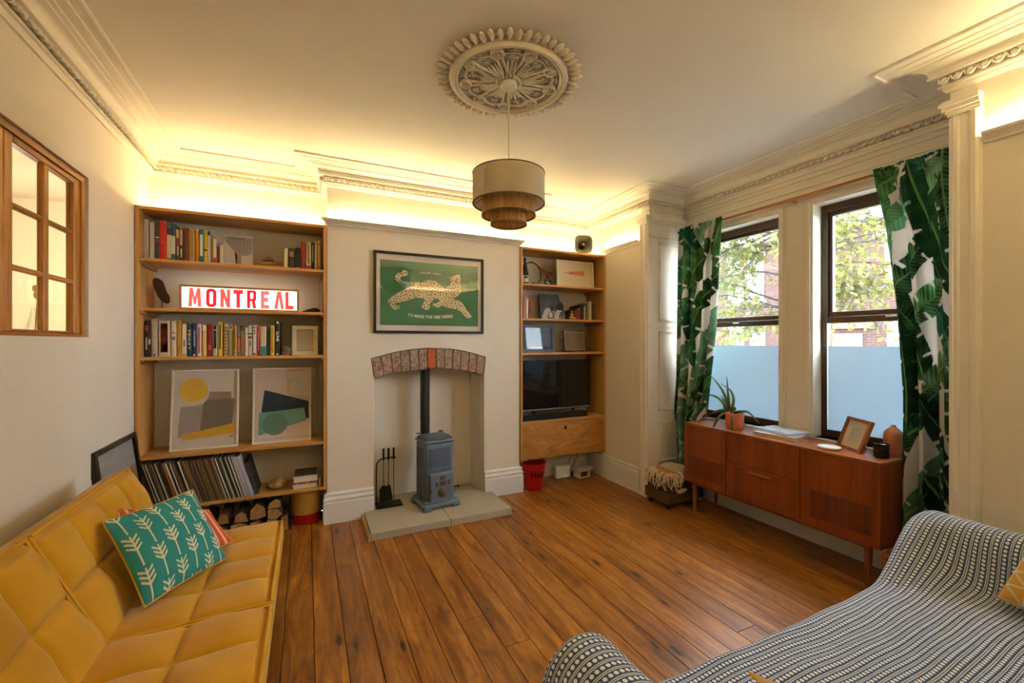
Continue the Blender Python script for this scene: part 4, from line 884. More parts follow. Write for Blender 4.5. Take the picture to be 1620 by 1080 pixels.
# big black frame and the picture on an easel
bfm = frame_thing('picture', 'wide black framed picture with painted blue glare above the television', .386, .276, .030, .02, BLKF, (2.056, 3.70, 1.30), (-math.radians(6), 0, 0), paper=(88, 102, 122))
shape(bfm, [(-.135, .06), (.135, .06), (.135, .235), (-.135, .235)], (104, 122, 146), 0); shape(bfm, [(-.07, .045), (.06, .045), (.06, .055), (-.07, .055)], (200, 200, 200), 1)  # bluish window reflection coloured into the paper and this inner sheet
ef = frame_thing('picture', 'grey picture with dark edge standing on a small easel', .272, .216, .008, .012, plain('grey_dark_frame', (56, 46, 38), .5), (2.508, 3.715, 1.306), (-math.radians(8), 0, 0), paper=(196, 184, 166))
shape(ef, [(-.118, .018), (.118, .018), (.118, .198), (-.118, .198)], (146, 126, 106), 0)
es = thing('easel', 'small dark easel with a cross bar holding the grey picture', 'easel', (2.50, 3.75, 1.30)); DK = plain('dark_metal', (50, 44, 38), .5, metal=.6)
m = MB(); m.tube([(-.17, .01, .115), (.17, .01, .115)], .004, 6); m.tube([(-.11, -.03, .003), (-.05, .03, .2)], .003, 6); m.tube([(.11, -.03, .003), (.05, .03, .2)], .003, 6); m.tube([(0, .10, .003), (0, .034, .19)], .003, 6); m.build('bars', DK, es)
ds = thing('dish', 'long shallow dark dish in front of the easel', 'dish', (2.385, 3.655, 1.30)); m = MB(); m.lathe([(0, .001), (.03, .002), (.05, .012), (.053, .014), (.048, .015), (.028, .005), (0, .004)], 24, S(2.0, .7, 1.0)); m.build('bowl', plain('dish_bronze', (70, 62, 48), .35, .1, metal=.5), ds, 50)
# horn loudspeaker on the bookcase
hs = thing('horn_speaker', 'grey horn loudspeaker on top of the television bookcase', 'loudspeaker', (2.545, 3.66, 2.2975), math.radians(-20))
GREY = plain('speaker_grey', (124, 120, 104), .5, .06)
def rsq(r, k, y, n=40):
    out = []
    for i in range(n):
        a = 2*PI*i/n; c, s_ = math.cos(a), math.sin(a); d_ = (abs(c)**k+abs(s_)**k)**(-1/k); out.append((r*d_*c, y, r*d_*s_+.092))
    return out
m = MB(); rings = [(.088, 4, -.06), (.092, 4, -.064), (.090, 4, -.068), (.084, 4, -.064), (.066, 3, -.04), (.046, 2.4, -.01), (.03, 2, .03), (.02, 2, .06)]
n = 40
for r_, k_, y_ in rings: m.v += rsq(r_, k_, y_, n)
m.f += [(j*n+i, j*n+(i+1) % n, (j+1)*n+(i+1) % n, (j+1)*n+i) for j in range(len(rings)-1) for i in range(n)]
k0 = len(m.v); rings2 = [(.088, 4, -.06), (.072, 3, -.03), (.05, 2.4, .02), (.045, 2, .09)]
for r_, k_, y_ in rings2: m.v += rsq(r_, k_, y_, n)
m.f += [(k0+j*n+i, k0+j*n+(i+1) % n, k0+(j+1)*n+(i+1) % n, k0+(j+1)*n+i) for j in range(len(rings2)-1) for i in range(n)]; m.f.append(tuple(range(k0+3*n, k0+4*n)))
m.build('horn', GREY, hs, 50)
m = MB(); m.sphere((0, -.005, .092), (.026, .05, .026), 14, 10); m.build('inner_cone', plain('speaker_dark', (70, 66, 56), .5), hs, 60); m = MB(); m.sphere((0, -.058, .092), (.010, .006, .010), 10, 6); m.build('dust_cap', plain('copper_cap', (196, 150, 110), .35, .05, metal=.4), hs, 60)
m = MB(); m.rbox(-.03, .03, .02, .08, 0, .006, .002); m.box(-.006, .006, .045, .055, .005, .05); m.build('bracket', GREY, hs)
# cup hook in the cornice corner
m = MB(); m.tube(spline([(2.66, 3.70, 2.7485), (2.66, 3.70, 2.735), (2.668, 3.695, 2.725), (2.672, 3.69, 2.733)], 4), .0035, 6); tag(m.build('cup_hook', plain('brass', (190, 150, 80), .35, metal=.8)), 'small brass cup hook screwed into the ceiling corner', 'hook')
# ================================================================== FIREPLACE
HS = plain('hearth_stone', (176, 166, 148), .75, .12, 9, .12, rgb2=(164, 152, 132))
he = thing('hearth', 'pale stone hearth slab in front of the fireplace', 'hearth', (.95, 3.45, 0))
for k, (poly) in enumerate(([(.405, 3.14), (.985, 3.14), (.985, YC-.03), (.405, YC-.03)], [(.989, 3.14), (1.50, 3.14), (1.50, YC-.03), (.989, YC-.03)], [(.49, YC-.026), (1.437, YC-.026), (1.402, YB-.032), (.54, YB-.032)])):
    m = MB(); m.prism(poly, .0, .055, axis='z'); o = m.build('slab', HS, he, world=True); bv = o.modifiers.new('b', 'BEVEL'); bv.width = .004; bv.segments = 2
m = MB(); m.box(.385, .403, 3.135, YC-.03, 0, .038); m.build('edge_strip', wood('raw_pine', (196, 152, 96), (222, 184, 130), 1), he, world=True)
# stove
BLU = plain('grey_blue_enamel', (92, 106, 122), .38, .05, 8, .03, spec=.5); BLD = plain('grey_blue_dark', (80, 90, 104), .5, .06, 10)
st = thing('stove', 'small grey-blue solid fuel stove on the hearth', 'stove', (.963, 3.50, .0555), math.radians(8))
m = MB(); m.rbox(-.158, .158, -.148, .15, .016, .05, .014, 3)
for sx in (-1, 1):
    for sy in (-1, 1): m.rbox(sx*.125-.034, sx*.125+.034, sy*.118-.034, sy*.118+.034, 0, .03, .012, 2)
m.rbox(-.142, .142, -.13, .135, .046, .066, .01, 2); m.build('base', BLU, st, 40)
m = MB(); m.rbox(-.125, .125, -.095, .12, .062, .525, .024, 4)
for s_ in (-1, 1):
    for q in range(3): m.tube([(s_*.127, -.07+.018*q, .07), (s_*.127, -.07+.018*q, .30)], .005, 6)
m.build('body', BLU, st, 40)
m = MB(); m.rbox(-.094, .094, -.0985, -.09, .33, .485, .004, 1); m.build('front_panel', BLD, st); m = MB(); m.rbox(-.1285, -.12, -.055, .075, .33, .485, .003, 1); m.build('side_panel', BLD, st)
m = MB(); m.rbox(.02, .09, -.0992, -.094, .300, .314, .002, 1); m.build('maker_plate', BLD, st)
m = MB(); m.rbox(-.132, .132, -.105, .126, .522, .545, .012, 3); m.build('top_rim', BLU, st, 40)
m = MB(); m.prism([(-.115, -.085), (.115, -.085), (.12, -.07), (.12, .10), (-.12, .10), (-.12, -.07)], .545, .562); m.rbox(-.045, .045, -.105, -.07, .546, .566, .006, 2); m.rbox(-.105, .105, -.07, .09, .56, .574, .008, 2); m.build('lid', BLD, st, 40)
for s_ in (-1, 1):
    m = MB(); m.tube([(s_*.10-.02, .112, .575), (s_*.10+.02, .112, .575)], .007, 8); m.build('lid_hinge', BLD, st)
dr = MB(); dr.rbox(-.098, .114, -.122, -.093, .058, .285, .010, 3); door = dr.build('door', BLU, st, 40)
dm = MB(); dm.rbox(-.09, .106, -.1245, -.121, .066, .277, .004, 1); dm.build('door_face', plain('door_enamel', (102, 112, 126), .4, .05), door)
WIN = plain('fire_window', (96, 60, 46), .3, .3, 40)
for x0, x1, z0, z1 in ((-.012, .032, .228, .258), (-.014, .034, .186, .218), (-.05, -.032, .178, .212), (.055, .075, .182, .222)):
    m = MB(); m.box(x0, x1, -.1262, -.1244, z0, z1); m.build('mica_window', WIN, door)
m = MB(); m.lathe([(0, -.03), (.016, -.03), (.020, -.022), (.020, -.016), (.036, -.012), (.038, .0)], 18, T((.006, -.1245, .128)) @ R('X', -90)); 
m = MB(); m.lathe([(.038, 0), (.036, .012), (.022, .016), (.022, .024), (.016, .032), (0, .033)], 18, T((.006, -.1245, .128)) @ R('X', 90)); m.build('air_knob', plain('brass_worn', (110, 92, 62), .4, .25, 30, metal=.7), door, 40)
m = MB(); m.sphere((-.086, -.126, .15), (.010, .008, .012), 10, 6); m.build('hinge_knob', plain('rust', (110, 72, 50), .6, .2), door, 50)
m = MB(); m.tube([(.112, -.11, .15), (.150, -.115, .152)], .005, 6); m.sphere((.154, -.116, .152), .010, 10, 6); m.tube([(.126, -.08, .09), (.138, -.085, .12)], .004, 6); m.build('latch', plain('black_iron', (26, 24, 24), .5, metal=.5), st, 50)
fp = MB(); fp.lathe([(.041, -.20), (.041, .62), (.043, .62), (.043, .625), (.041, .626), (.041, .86)], 24, T((.005, .235, .545))); fp.tube([(0, .11, .40), (.005, .235, .40)], .041, 20); fp.build('flue_pipe', plain('flue_black', (34, 31, 26), .55, .1), st, 40)
m = MB(); m.lathe([(.0425, 0), (.0425, .022)], 24, T((.005, .235, .66))); m.build('flue_collar', plain('flue_black', (34, 31, 26), .55, .1), st, 40)
# companion set
IRON = plain('black_iron', (26, 24, 24), .5, metal=.5)
cs = thing('companion_stand', 'black iron fire tool stand on the hearth beside the stove', 'tool stand', (.608, 3.635, .0555))
m = MB(); m.rbox(-.105, .105, -.062, .062, 0, .014, .003, 1); m.build('base_plate', IRON, cs)
m = MB(); m.tube(spline([(-.095, .02, .012), (-.095, .02, .15), (-.095, .02, .30), (-.088, .02, .352), (-.06, .02, .378), (-.02, .02, .384), (.062, .02, .384)], 6), .0055, 8); m.build('bent_rod', IRON, cs, 60)
def tool(x, lab, kind):
    o = thing(kind, lab, 'fire tool', (.608+x, 3.645, .0555), group='tools hanging on the stand')
    m = MB(); m.tube([(0, 0, .378), (0, 0, .10)], .0032, 6); m.build('shaft', IRON, o); m = MB(); m.lathe([(0, .372), (.0085, .372), (.0085, .462), (.006, .468), (0, .468)], 12); m.build('handle', IRON, o, 40)
    return o
t1 = tool(-.040, 'fire shovel with broad blade hanging on the tool stand', 'fire_shovel')
m = MB(); m.prism([(-.010, .165), (.010, .165), (.034, .135), (.034, .035), (-.034, .035), (-.034, .135)], -.008, -.005, axis='y'); m.box(-.034, -.031, -.016, -.005, .04, .13); m.box(.031, .034, -.016, -.005, .04, .13); m.build('blade', IRON, t1)
t2 = tool(.0, 'hearth brush with bristle head hanging on the tool stand', 'hearth_brush')
m = MB(); m.lathe([(.004, .165), (.018, .15), (.022, .12), (.034, .045), (0, .045)], 12); m.build('bristles', plain('bristle', (30, 28, 26), .95, .3, 200), t2, 40)
t3 = tool(.042, 'thin straight poker hanging on the tool stand', 'poker')
m = MB(); m.tube([(0, 0, .12), (0, 0, .05), (.006, 0, .03)], [.0032, .0032, .001], 6); m.build('tip', IRON, t3)
# ================================================================== UNDER THE TELEVISION BOOKCASE
fb = thing('fire_bucket', 'red fire bucket standing under the television bookcase', 'bucket', (1.955, 3.62, 0))
RDB = plain('fire_red', (186, 24, 30), .4, .06)
m = MB(); m.lathe([(0, .006), (.082, .006), (.086, 0), (.089, .004), (.122, .246), (.127, .248), (.127, .256), (.119, .254), (.085, .012), (0, .012)], 36); m.build('pail', RDB, fb, 40)
m = text_mb('FIRE', .048, .135, 0, .03); v = []
for x, y, z in m.v:
    z2 = .155+z; r_ = .089+(.122-.089)*(z2-.004)/.242+.0012; a = -PI/2-math.radians(4)+x/r_; v.append((r_*math.cos(a), r_*math.sin(a), z2))
m.v = v; m.build('lettering', plain('paint_black', (28, 20, 20), .6), fb)
m = MB(); m.tube([(.124*math.cos(a), .124*math.sin(a)*.98, .244-.03*math.sin(a)) for a in [PI*i/14 for i in range(15)]], .0025, 6); m.build('bail_handle', plain('wire_grey', (120, 110, 104), .4, metal=.7), fb)
WP = plain('white_plastic', (225, 222, 214), .4, .03)
rt = thing('router', 'white slab-shaped router standing under the television bookcase', 'router', (2.385, 3.79, 0), math.radians(4))
m = MB(); m.rbox(-.088, .088, -.03, .03, 0, .125, .008, 3); m.build('case', WP, rt, 40); m = MB(); m.box(.012, .04, -.0306, -.0302, .012, .016); m.build('status_light', emit('led_green', (.5, .9, .2), 1.2), rt); m = MB(); m.box(-.01, .012, -.0306, -.0302, .07, .074); m.build('badge', plain('badge_grey', (150, 150, 150), .5), rt)
wd = thing('device_stand', 'white plastic device lying on a low white stand beside the router', 'gadget', (2.585, 3.72, 0), math.radians(6))
m = MB(); m.rbox(-.07, .07, -.05, -.038, 0, .012, .002); m.rbox(-.07, -.055, -.05, .05, 0, .07, .003); m.rbox(.055, .07, -.05, .05, 0, .07, .003); m.box(-.07, .07, -.05, .05, .062, .07); m.build('stand', WP, wd)
m = MB(); m.rbox(-.115, .105, -.06, .05, .0705, .10, .008, 2); m.build('device', plain('device_grey', (196, 192, 182), .5, .05), wd, 40); m = MB(); m.rbox(-.05, .05, -.03, .03, .002, .05, .004); m.build('inner_box', plain('device_dark', (60, 58, 56), .6), wd)
m = MB(); m.tube(spline([(2.45, 3.86, .01), (2.47, 3.855, .06), (2.53, 3.86, .16), (2.58, 3.87, .267)], 6), .003, 6); tag(m.build('cable', plain('cable_dark', (70, 58, 48), .6)), 'dark cable running up behind the router', 'cable')
m = MB(); m.tube(spline([(2.56, 3.86, .01), (2.575, 3.86, .09), (2.63, 3.865, .18), (2.66, 3.875, .267)], 6), .003, 6); tag(m.build('cable', plain('cable_dark', (70, 58, 48), .6)), 'dark cable running up behind the white device', 'cable')
m = MB(); m.rbox(2.655, 2.735, YB-.036, YB-.026, .045, .125, .003); so = m.build('wall_socket', WP); tag(so, 'white wall socket on the skirting of the alcove', 'socket'); m = MB(); m.rbox(2.675, 2.715, YB-.066, YB-.036, .06, .11, .004); m.build('plug', WP, so)
# ================================================================== PENDANT AND CEILING ROSE
RX, RY = .930, 1.985
ro = thing('ceiling_rose', 'ornate round plaster ceiling rose with petal rim', 'ceiling rose', (RX, RY, CEILZ))
PLA = plain('rose_plaster', (216, 204, 182), .6, .03, 10)
def rp(p, n, nm, sm=35, par=ro): m = MB(); m.lathe(p, n); return m.build(nm, PLA, par, sm)
rp([(.33, -.001), (.326, -.007), (.30, -.010), (.0, -.010)], 64, 'back_disc')
rp([(.256, -.008), (.258, -.022), (.268, -.032), (.276, -.030), (.280, -.036), (.292, -.036), (.298, -.026), (.300, -.018), (.306, -.016), (.308, -.008)], 72, 'ring_moulding')
m = MB(); m.sphere((0, 0, 0), (.0155, .034, .012), 8, 6); m.sphere((0, -.006, -.006), (.009, .022, .010), 8, 6); pm = m.mesh('petal', PLA, 60)
NPET = 52
for k in range(NPET):
    a = 2*PI*(k+.5)/NPET; tip = .338 if k % 2 else .332
    link('petal', pm, ro, (tip*math.cos(a), tip*math.sin(a), -.014), (0, 0, a-PI/2))
# rim petals close at the tip
NM = 9
med = MB(); med.lathe([(.034, .002), (.034, -.012), (.030, -.018), (.026, -.012), (0, -.010)], 20); medm = med.mesh('medallion', PLA, 40)
msp = MB()
for q in range(8):
    a = 2*PI*q/8; msp.sphere((.015*math.cos(a), .015*math.sin(a), -.012), (.0055, .0055, .006), 6, 4)
msp.sphere((0, 0, -.013), .007, 8, 6); mspm = msp.mesh('rosette', PLA, 60)
lob = MB(); pts = spline([(.018, .075), (.030, .12), (.048, .165), (.046, .205), (.0, .224), (-.046, .205), (-.048, .165), (-.030, .12), (-.018, .075)], 5)
lob.tube([(x, y, -.018) for x, y in pts], .0075, 6); lobm = lob.mesh('scroll_loop', PLA, 60)
lv = MB()
for x0, x1, l in ((-.012, -.022, .155), (0, 0, .165), (.012, .022, .155)): lv.tube([(x0*.8, .06, -.016), ((x0+x1)/2, .11, -.022), (x1, l, -.014)], [.006, .009, .004], 6)
lvm = lv.mesh('fluted_leaf', PLA, 60)
fw = MB()
for q in range(5):
    a = 2*PI*q/5+.3; fw.sphere((.014*math.cos(a), .188+.014*math.sin(a), -.016), (.010, .007, .006), 6, 4, None)
fw.sphere((0, .188, -.018), .006, 6, 4); fwm = fw.mesh('flower', PLA, 60)
bp_ = MB(); bp_.sphere((0, 0, -.012), (.008, .008, .006), 8, 5)
for q in (-1, 1): bp_.tube([(q*.008, 0, -.012), (q*.022, -.004, -.014), (q*.034, .004, -.010)], [.004, .005, .002], 5)
bpm = bp_.mesh('berry_sprig', PLA, 60)
for k in range(NM):
    a = 2*PI*k/NM+.2
    o = link('medallion', medm, ro, (.222*math.cos(a+PI/NM), .222*math.sin(a+PI/NM), -.014)); link('rosette', mspm, o)
    link('scroll_loop', lobm, ro, (0, 0, 0), (0, 0, a-PI/2)); link('fluted_leaf', lvm, ro, (0, 0, 0), (0, 0, a-PI/2)); link('flower', fwm, ro, (0, 0, 0), (0, 0, a-PI/2))
    link('berry_sprig', bpm, ro, (.243*math.cos(a), .243*math.sin(a), -.006), (0, 0, a-PI/2))
cr = MB(); cr.sphere((0, 0, 0), (.009, .016, .012), 6, 5); crm = cr.mesh('crown_petal', PLA, 60)
for k in range(20):
    a = 2*PI*k/20; link('crown_petal', crm, ro, (.056*math.cos(a), .056*math.sin(a), -.022), (0, 0, a-PI/2))
pn = thing('pendant_lamp', 'three-tier pendant lamp of cream fabric and rattan drums', 'pendant lamp', (RX, RY, 2.0))
m = MB(); m.lathe([(0, .698), (.036, .698), (.042, .705), (.042, .732), (.036, .74), (0, .74)], 28); m.build('ceiling_cup', plain('white_plastic', (225, 222, 214), .4, .03), pn, 40)
m = MB(); m.tube([(0, 0, .698), (0, 0, .20)], .003, 6); m.build('cord', plain('cord_cream', (214, 200, 164), .6), pn)
t = NT('lamp_linen'); t.set(.9, 0, .1); v = t.coord('Object', (1, 1, 1)); t.l(t.ramp(t.noise(v, 260, 2), [(.3, lin((222, 210, 186))), (.7, lin((232, 222, 200)))]), t.b.inputs['Base Color']); LIN_ = thin(t, (206, 190, 158), .45)
t = NT('rattan_weave'); t.set(.8, 0, .2); tc = t.n('ShaderNodeTexCoord'); sp = t.n('ShaderNodeSeparateXYZ'); t.l(tc.outputs['Object'], sp.inputs[0])
ang_ = t.math('ARCTAN2', sp.outputs[1], sp.outputs[0]); w1 = t.math('SINE', t.math('MULTIPLY', ang_, 150.0)); nz = t.noise(t.coord('Object', (40, 40, 3)), 2, 3)
t.l(t.ramp(t.math('ADD', t.math('MULTIPLY', w1, .22), nz), [(.25, lin((176, 130, 72))), (.5, lin((228, 186, 120))), (.8, lin((242, 212, 156)))]), t.b.inputs['Base Color']); t.bump(w1, .5, .002); RAT = thin(t, (190, 140, 76), .55)
RIM = plain('rim_dark', (104, 88, 70), .7, .05)
def drum(nm, r, z0, z1, mt):
    m = MB(); m.lathe([(r, z0), (r, z1), (r-.003, z1), (r-.003, z0), (r, z0)], 56); d_ = m.build(nm, mt, pn, 40)
    for z in (z0, z1):
        m = MB(); m.lathe([(r-.0045, z-.003), (r+.0018, z-.003), (r+.0018, z+.003), (r-.0045, z+.003), (r-.0045, z-.003)], 56); m.build('rim', RIM, d_, 40)
    return d_
drum('upper_drum', .184, .105, .256, LIN_); drum('middle_drum', .137, .045, .142, RAT); drum('lower_drum', .092, .0, .082, RAT)
m = MB()
for k in range(3):
    a = 2*PI*k/3+.5; c, s_ = math.cos(a), math.sin(a); m.tube([(0, 0, .200), (.182*c, .182*s_, .252)], .002, 5); m.tube([(.09*c, .09*s_, .08), (.136*c, .136*s_, .14), (.182*c, .182*s_, .108)], .002, 5)
m.build('wire_frame', RIM, pn)
m = MB(); m.lathe([(0, .205), (.018, .205), (.018, .15), (.012, .15), (0, .15)], 14); m.build('lamp_holder', plain('white_plastic', (225, 222, 214), .4, .03), pn, 40); m = MB(); m.sphere((0, 0, .115), (.028, .028, .036), 14, 10); m.build('bulb', plain('bulb_white', (226, 224, 216), .3), pn, 60)
# vase with dried flower on the hall side of the internal window
vs = thing('glass_vase', 'clear glass vase with dried flower behind the internal window', 'vase', (-1.16, 2.80, WZ0))
m = MB(); m.lathe([(0, .002), (.042, .002), (.044, .006), (.02, .10), (.014, .13), (.016, .135)], 20); m.build('vase', glass('vase_glass', (.93, .96, .95), .12), vs, 50)
m = MB(); m.tube([(0, 0, .02), (.002, .004, .12), (.004, .008, .19)], .002, 5); m.build('stem', plain('dry_stem', (70, 60, 40), .8), vs)
for k in range(14):
    a = 2*PI*k/7; r_ = .028 if k < 7 else .016
    m = MB(); m.sphere((.004+.004*(k % 3), .008+r_*math.cos(a), .212+r_*1.3*math.sin(a)), (.006, .014, .016), 8, 5); m.build('petal', plain('dry_petal', (212, 184, 126), .8, .2, 60), vs, 60)
# ================================================================== SIDEBOARD
TEAK = wood('teak_front', (112, 50, 20), (158, 82, 38), 2, 10, .32, 16, .25, 13)
TEAKH = wood('teak_top', (118, 62, 30), (166, 98, 54), 1, 9, .28, 14, .25, 5)
TEAKD = plain('teak_slot', (36, 18, 10), .7, .2, 60)
sx0, sx1, sy0, sy1, sz0, sz1 = 2.857, 3.195, 1.258, 2.625, .245, .73
sb = thing('sideboard', 'long teak radiogram sideboard with slatted speaker grilles under the windows', 'sideboard', ((sx0+sx1)/2, (sy0+sy1)/2, 0))
D1, D2 = 1.688, 2.228
def sp(nm, mt, *a, r=.0015, par=None):
    m = MB(); m.rbox(*a, r, 1); o = m.build(nm, mt, None); M_ = wmat(par or sb).inverted()
    o.data.transform(M_); o.parent = par or sb; return o
for a, b in ((sy0, D1-.001), (D1+.001, D2-.001), (D2+.001, sy1)): sp('top_panel', TEAKH, sx0-.002, sx1, a, b, sz1-.016, sz1)
sp('side_panel', TEAK, sx0+.004, sx1, sy0, sy0+.018, sz0, sz1-.0165); sp('side_panel', TEAK, sx0+.004, sx1, sy1-.018, sy1, sz0, sz1-.0165)
sp('bottom_panel', TEAKH, sx0+.004, sx1, sy0+.0185, sy1-.0185, sz0, sz0+.016); sp('back_panel', TEAK, sx1-.008, sx1-.001, sy0+.0185, sy1-.0185, sz0+.017, sz1-.017)
dR = sp('door', TEAK, sx0, sx0+.018, sy0+.001, D1-.0025, sz0+.002, sz1-.0175); dL = sp('door', TEAK, sx0, sx0+.018, D2+.0025, sy1-.001, sz0+.002, sz1-.0175)
sp('flap', TEAK, sx0, sx0+.018, D1+.0025, D2-.0025, .503, sz1-.0175); dw_ = sp('drawer_front', TEAK, sx0, sx0+.018, D1+.0025, D2-.0025, sz0+.002, .497)
sp('handle', wood('teak_handle', (140, 70, 30), (176, 104, 52), 1), sx0-.022, sx0, 1.875, 2.05, .463, .475, r=.004, par=dw_)
for (a, b), z0, z1, dd in (((1.302, 1.629), .307, .474, dR), ((2.259, 2.590), .300, .461, dL)):
    o = MB(); o.box(sx0-.0008, sx0+.002, a, b, z0, z1); g_ = o.build('grille_recess', TEAKD, dd, world=True)
    m = MB(); n = 30
    for k in range(n):
        y = a+(b-a)*(k+.5)/n; m.box(sx0-.0022, sx0-.0006, y-(b-a)/n*.29, y+(b-a)/n*.29, z0, z1)
    q = m.build('grille_slats', TEAK, dd, world=True); q['kind'] = 'stuff'
for y in (sy0+.075, sy1-.075):
    for x in (sx0+.04, sx1-.05):
        m = MB(); m.tube([(x, y, sz0), (x, y, .0)], [.021, .013], 14); m.build('leg', wood('teak_leg', (126, 66, 28), (168, 98, 48), 2), sb, 40, world=True)
m = MB(); m.box(sx0+.03, sx0+.05, sy0+.06, sy1-.06, sz0-.022, sz0); m.box(sx1-.06, sx1-.04, sy0+.06, sy1-.06, sz0-.022, sz0); m.build('plinth_rail', TEAKH, sb, world=True)
# ---- aloe in terracotta pot
PX, PYY = 2.985, 2.25
al = thing('potted_aloe', 'spiky aloe in a terracotta pot on the sideboard', 'potted plant', (PX, PYY, sz1+.0005))
m = MB(); m.lathe([(0, 0), (.050, 0), (.056, .006), (.064, .05), (.067, .118), (.064, .121), (.060, .116), (.056, .10), (0, .10)], 32); m.build('pot', plain('terracotta', (204, 116, 74), .7, .08, 12, .1), al, 40)
m = MB(); m.lathe([(0, .106), (.057, .102)], 20); m.build('soil', plain('soil', (52, 38, 28), .95, .3, 60, .6), al)
LEAF = plain('aloe_leaf', (58, 84, 44), .4, .25, 10, rgb2=(82, 110, 60)); s_c = lambda x, y: (1090+x/7.714, 580+y/7.714)
AL = [([(485, 545), (430, 330), (340, 190), (250, 95)], 0), ([(492, 540), (476, 300), (460, 115)], .02), ([(515, 545), (545, 400), (500, 280), (385, 205)], -.02), ([(480, 545), (370, 390), (235, 340), (75, 362)], -.03), ([(460, 550), (390, 530), (250, 580), (62, 700)], -.03), ([(450, 560), (370, 610), (300, 730), (235, 860)], -.12), ([(555, 560), (640, 545), (735, 560), (870, 710)], 0), ([(520, 560), (528, 640), (526, 800)], -.105), ([(440, 520), (425, 420), (390, 350)], .03), ([(540, 555), (560, 500), (575, 530)], .02)]
for pts, dx in AL:
    P3 = []
    for i, p in enumerate(pts):
        k = i/(len(pts)-1); a = onx(*s_c(*p), PX+dx*k**.5); P3.append((a[0], a[1], a[2]))
    sp3 = spline(P3, 6); n = len(sp3); rr_ = [.0105*(1-(i/(n-1))**1.6)+.0015 for i in range(n)]
    m = MB(); m.tube(sp3, rr_, 8); m.build('leaf', LEAF, al, 60, world=True)
# ---- magazines
zz = sz1+.0005; MG = [(222, 196, 150), (190, 196, 206), (214, 216, 222), (176, 184, 196), (206, 212, 222), (190, 200, 214)]
ML = ['lowest cream-edged magazine of the pile on the sideboard', 'second magazine up in the pile on the sideboard', 'third white magazine up in the pile on the sideboard', 'grey magazine below the top two on the sideboard pile', 'slanted pale magazine under the topmost on the sideboard', 'topmost glossy magazine of the pile on the sideboard']
for k in range(6):
    h_ = (.010, .007, .009, .007, .006, .005)[k]
    o = thing('magazine', ML[k], 'magazine', (3.045+(.0, .004, -.006, .02, .03, .035)[k], 1.935+(0, .004, -.004, .008, .012, .006)[k], zz), math.radians((8, 5, 10, -6, -12, -4)[k]), 'pile of magazines on the sideboard')
    m = MB(); m.rbox(-.105, .105, -.135, .135, 0, h_-.0005, .001, 1); m.build('pages', plain('smag_%d' % k, MG[k], .5, .08, 50), o)
    m = MB(); m.box(-.1045, .1045, -.1345, .1345, h_-.0005, h_-.0002); m.build('cover', plain('smagc_%d' % k, tuple(int(c*.95) for c in MG[k]), .25, .25, 9, spec=.5), o); zz += h_
# ---- coaster
co = thing('trivet', 'round white and wood trivet on the sideboard', 'trivet', (2.962, 1.572, sz1+.0005)); m = MB(); m.lathe([(0, 0), (.056, 0), (.060, .003), (.060, .009)], 40); m.build('wood_base', wood('trivet_wood', (170, 116, 60), (200, 150, 92), 0), co, 40); m = MB(); m.lathe([(.060, .0092), (.061, .012), (.059, .016), (0, .0165)], 40); m.build('white_top', plain('ceramic_white', (228, 228, 228), .3, .02), co, 40)
# ---- photo frame with strut
fr = frame_thing('framed_photo', 'brown wooden photo frame leaning back on the sideboard', .215, .205, .018, .022, wood('walnut_frame', (120, 66, 30), (168, 104, 56), 2, 14), (3.045, 1.515, sz1+.0005), (0, 0, 0), paper=(222, 196, 146), cat='framed photo')
fr.rotation_mode = 'ZYX'; fr.rotation_euler = (math.radians(-20), 0, math.radians(-122)); fr.rotation_mode = 'XYZ'
fr.rotation_euler = (Matrix.Rotation(math.radians(-122), 3, 'Z') @ Matrix.Rotation(math.radians(-20), 3, 'X')).to_euler()
shape(fr, [(-.045, .05), (.045, .05), (.045, .15), (-.045, .15)], (190, 186, 170), 0)
m = MB(); m.box(-.02, .02, .022, .026, .05, .15); m.tube([(0, .026, .14), (0, .098, .036)], .006, 6); m.build('strut', BLKF, fr)
# ---- cup and bottle
cu_ = thing('candle_jar', 'black candle jar on the sideboard beside the pink bottle', 'candle', (3.012, 1.322, sz1+.0005)); m = MB(); m.lathe([(0, 0), (.034, 0), (.037, .004), (.037, .082), (.034, .084), (.032, .080), (.032, .06), (0, .06)], 30); m.build('jar', plain('jar_black', (20, 16, 16), .12, .1, spec=.6), cu_, 40); m = MB(); m.lathe([(0, .0605), (.0318, .062)], 24); m.build('wax', plain('wax', (210, 204, 196), .5), cu_)
bo = thing('ceramic_bottle', 'terracotta pink ceramic bottle at the end of the sideboard', 'bottle', (3.125, 1.312, sz1+.0005)); m = MB(); m.lathe([(0, 0), (.044, 0), (.047, .004), (.047, .018), (.046, .019), (.047, .02), (.047, .118), (.043, .138), (.030, .155), (.016, .166), (.012, .174), (.012, .180), (0, .180)], 32); m.build('body', plain('pink_clay', (176, 110, 82), .6, .05), bo, 40)
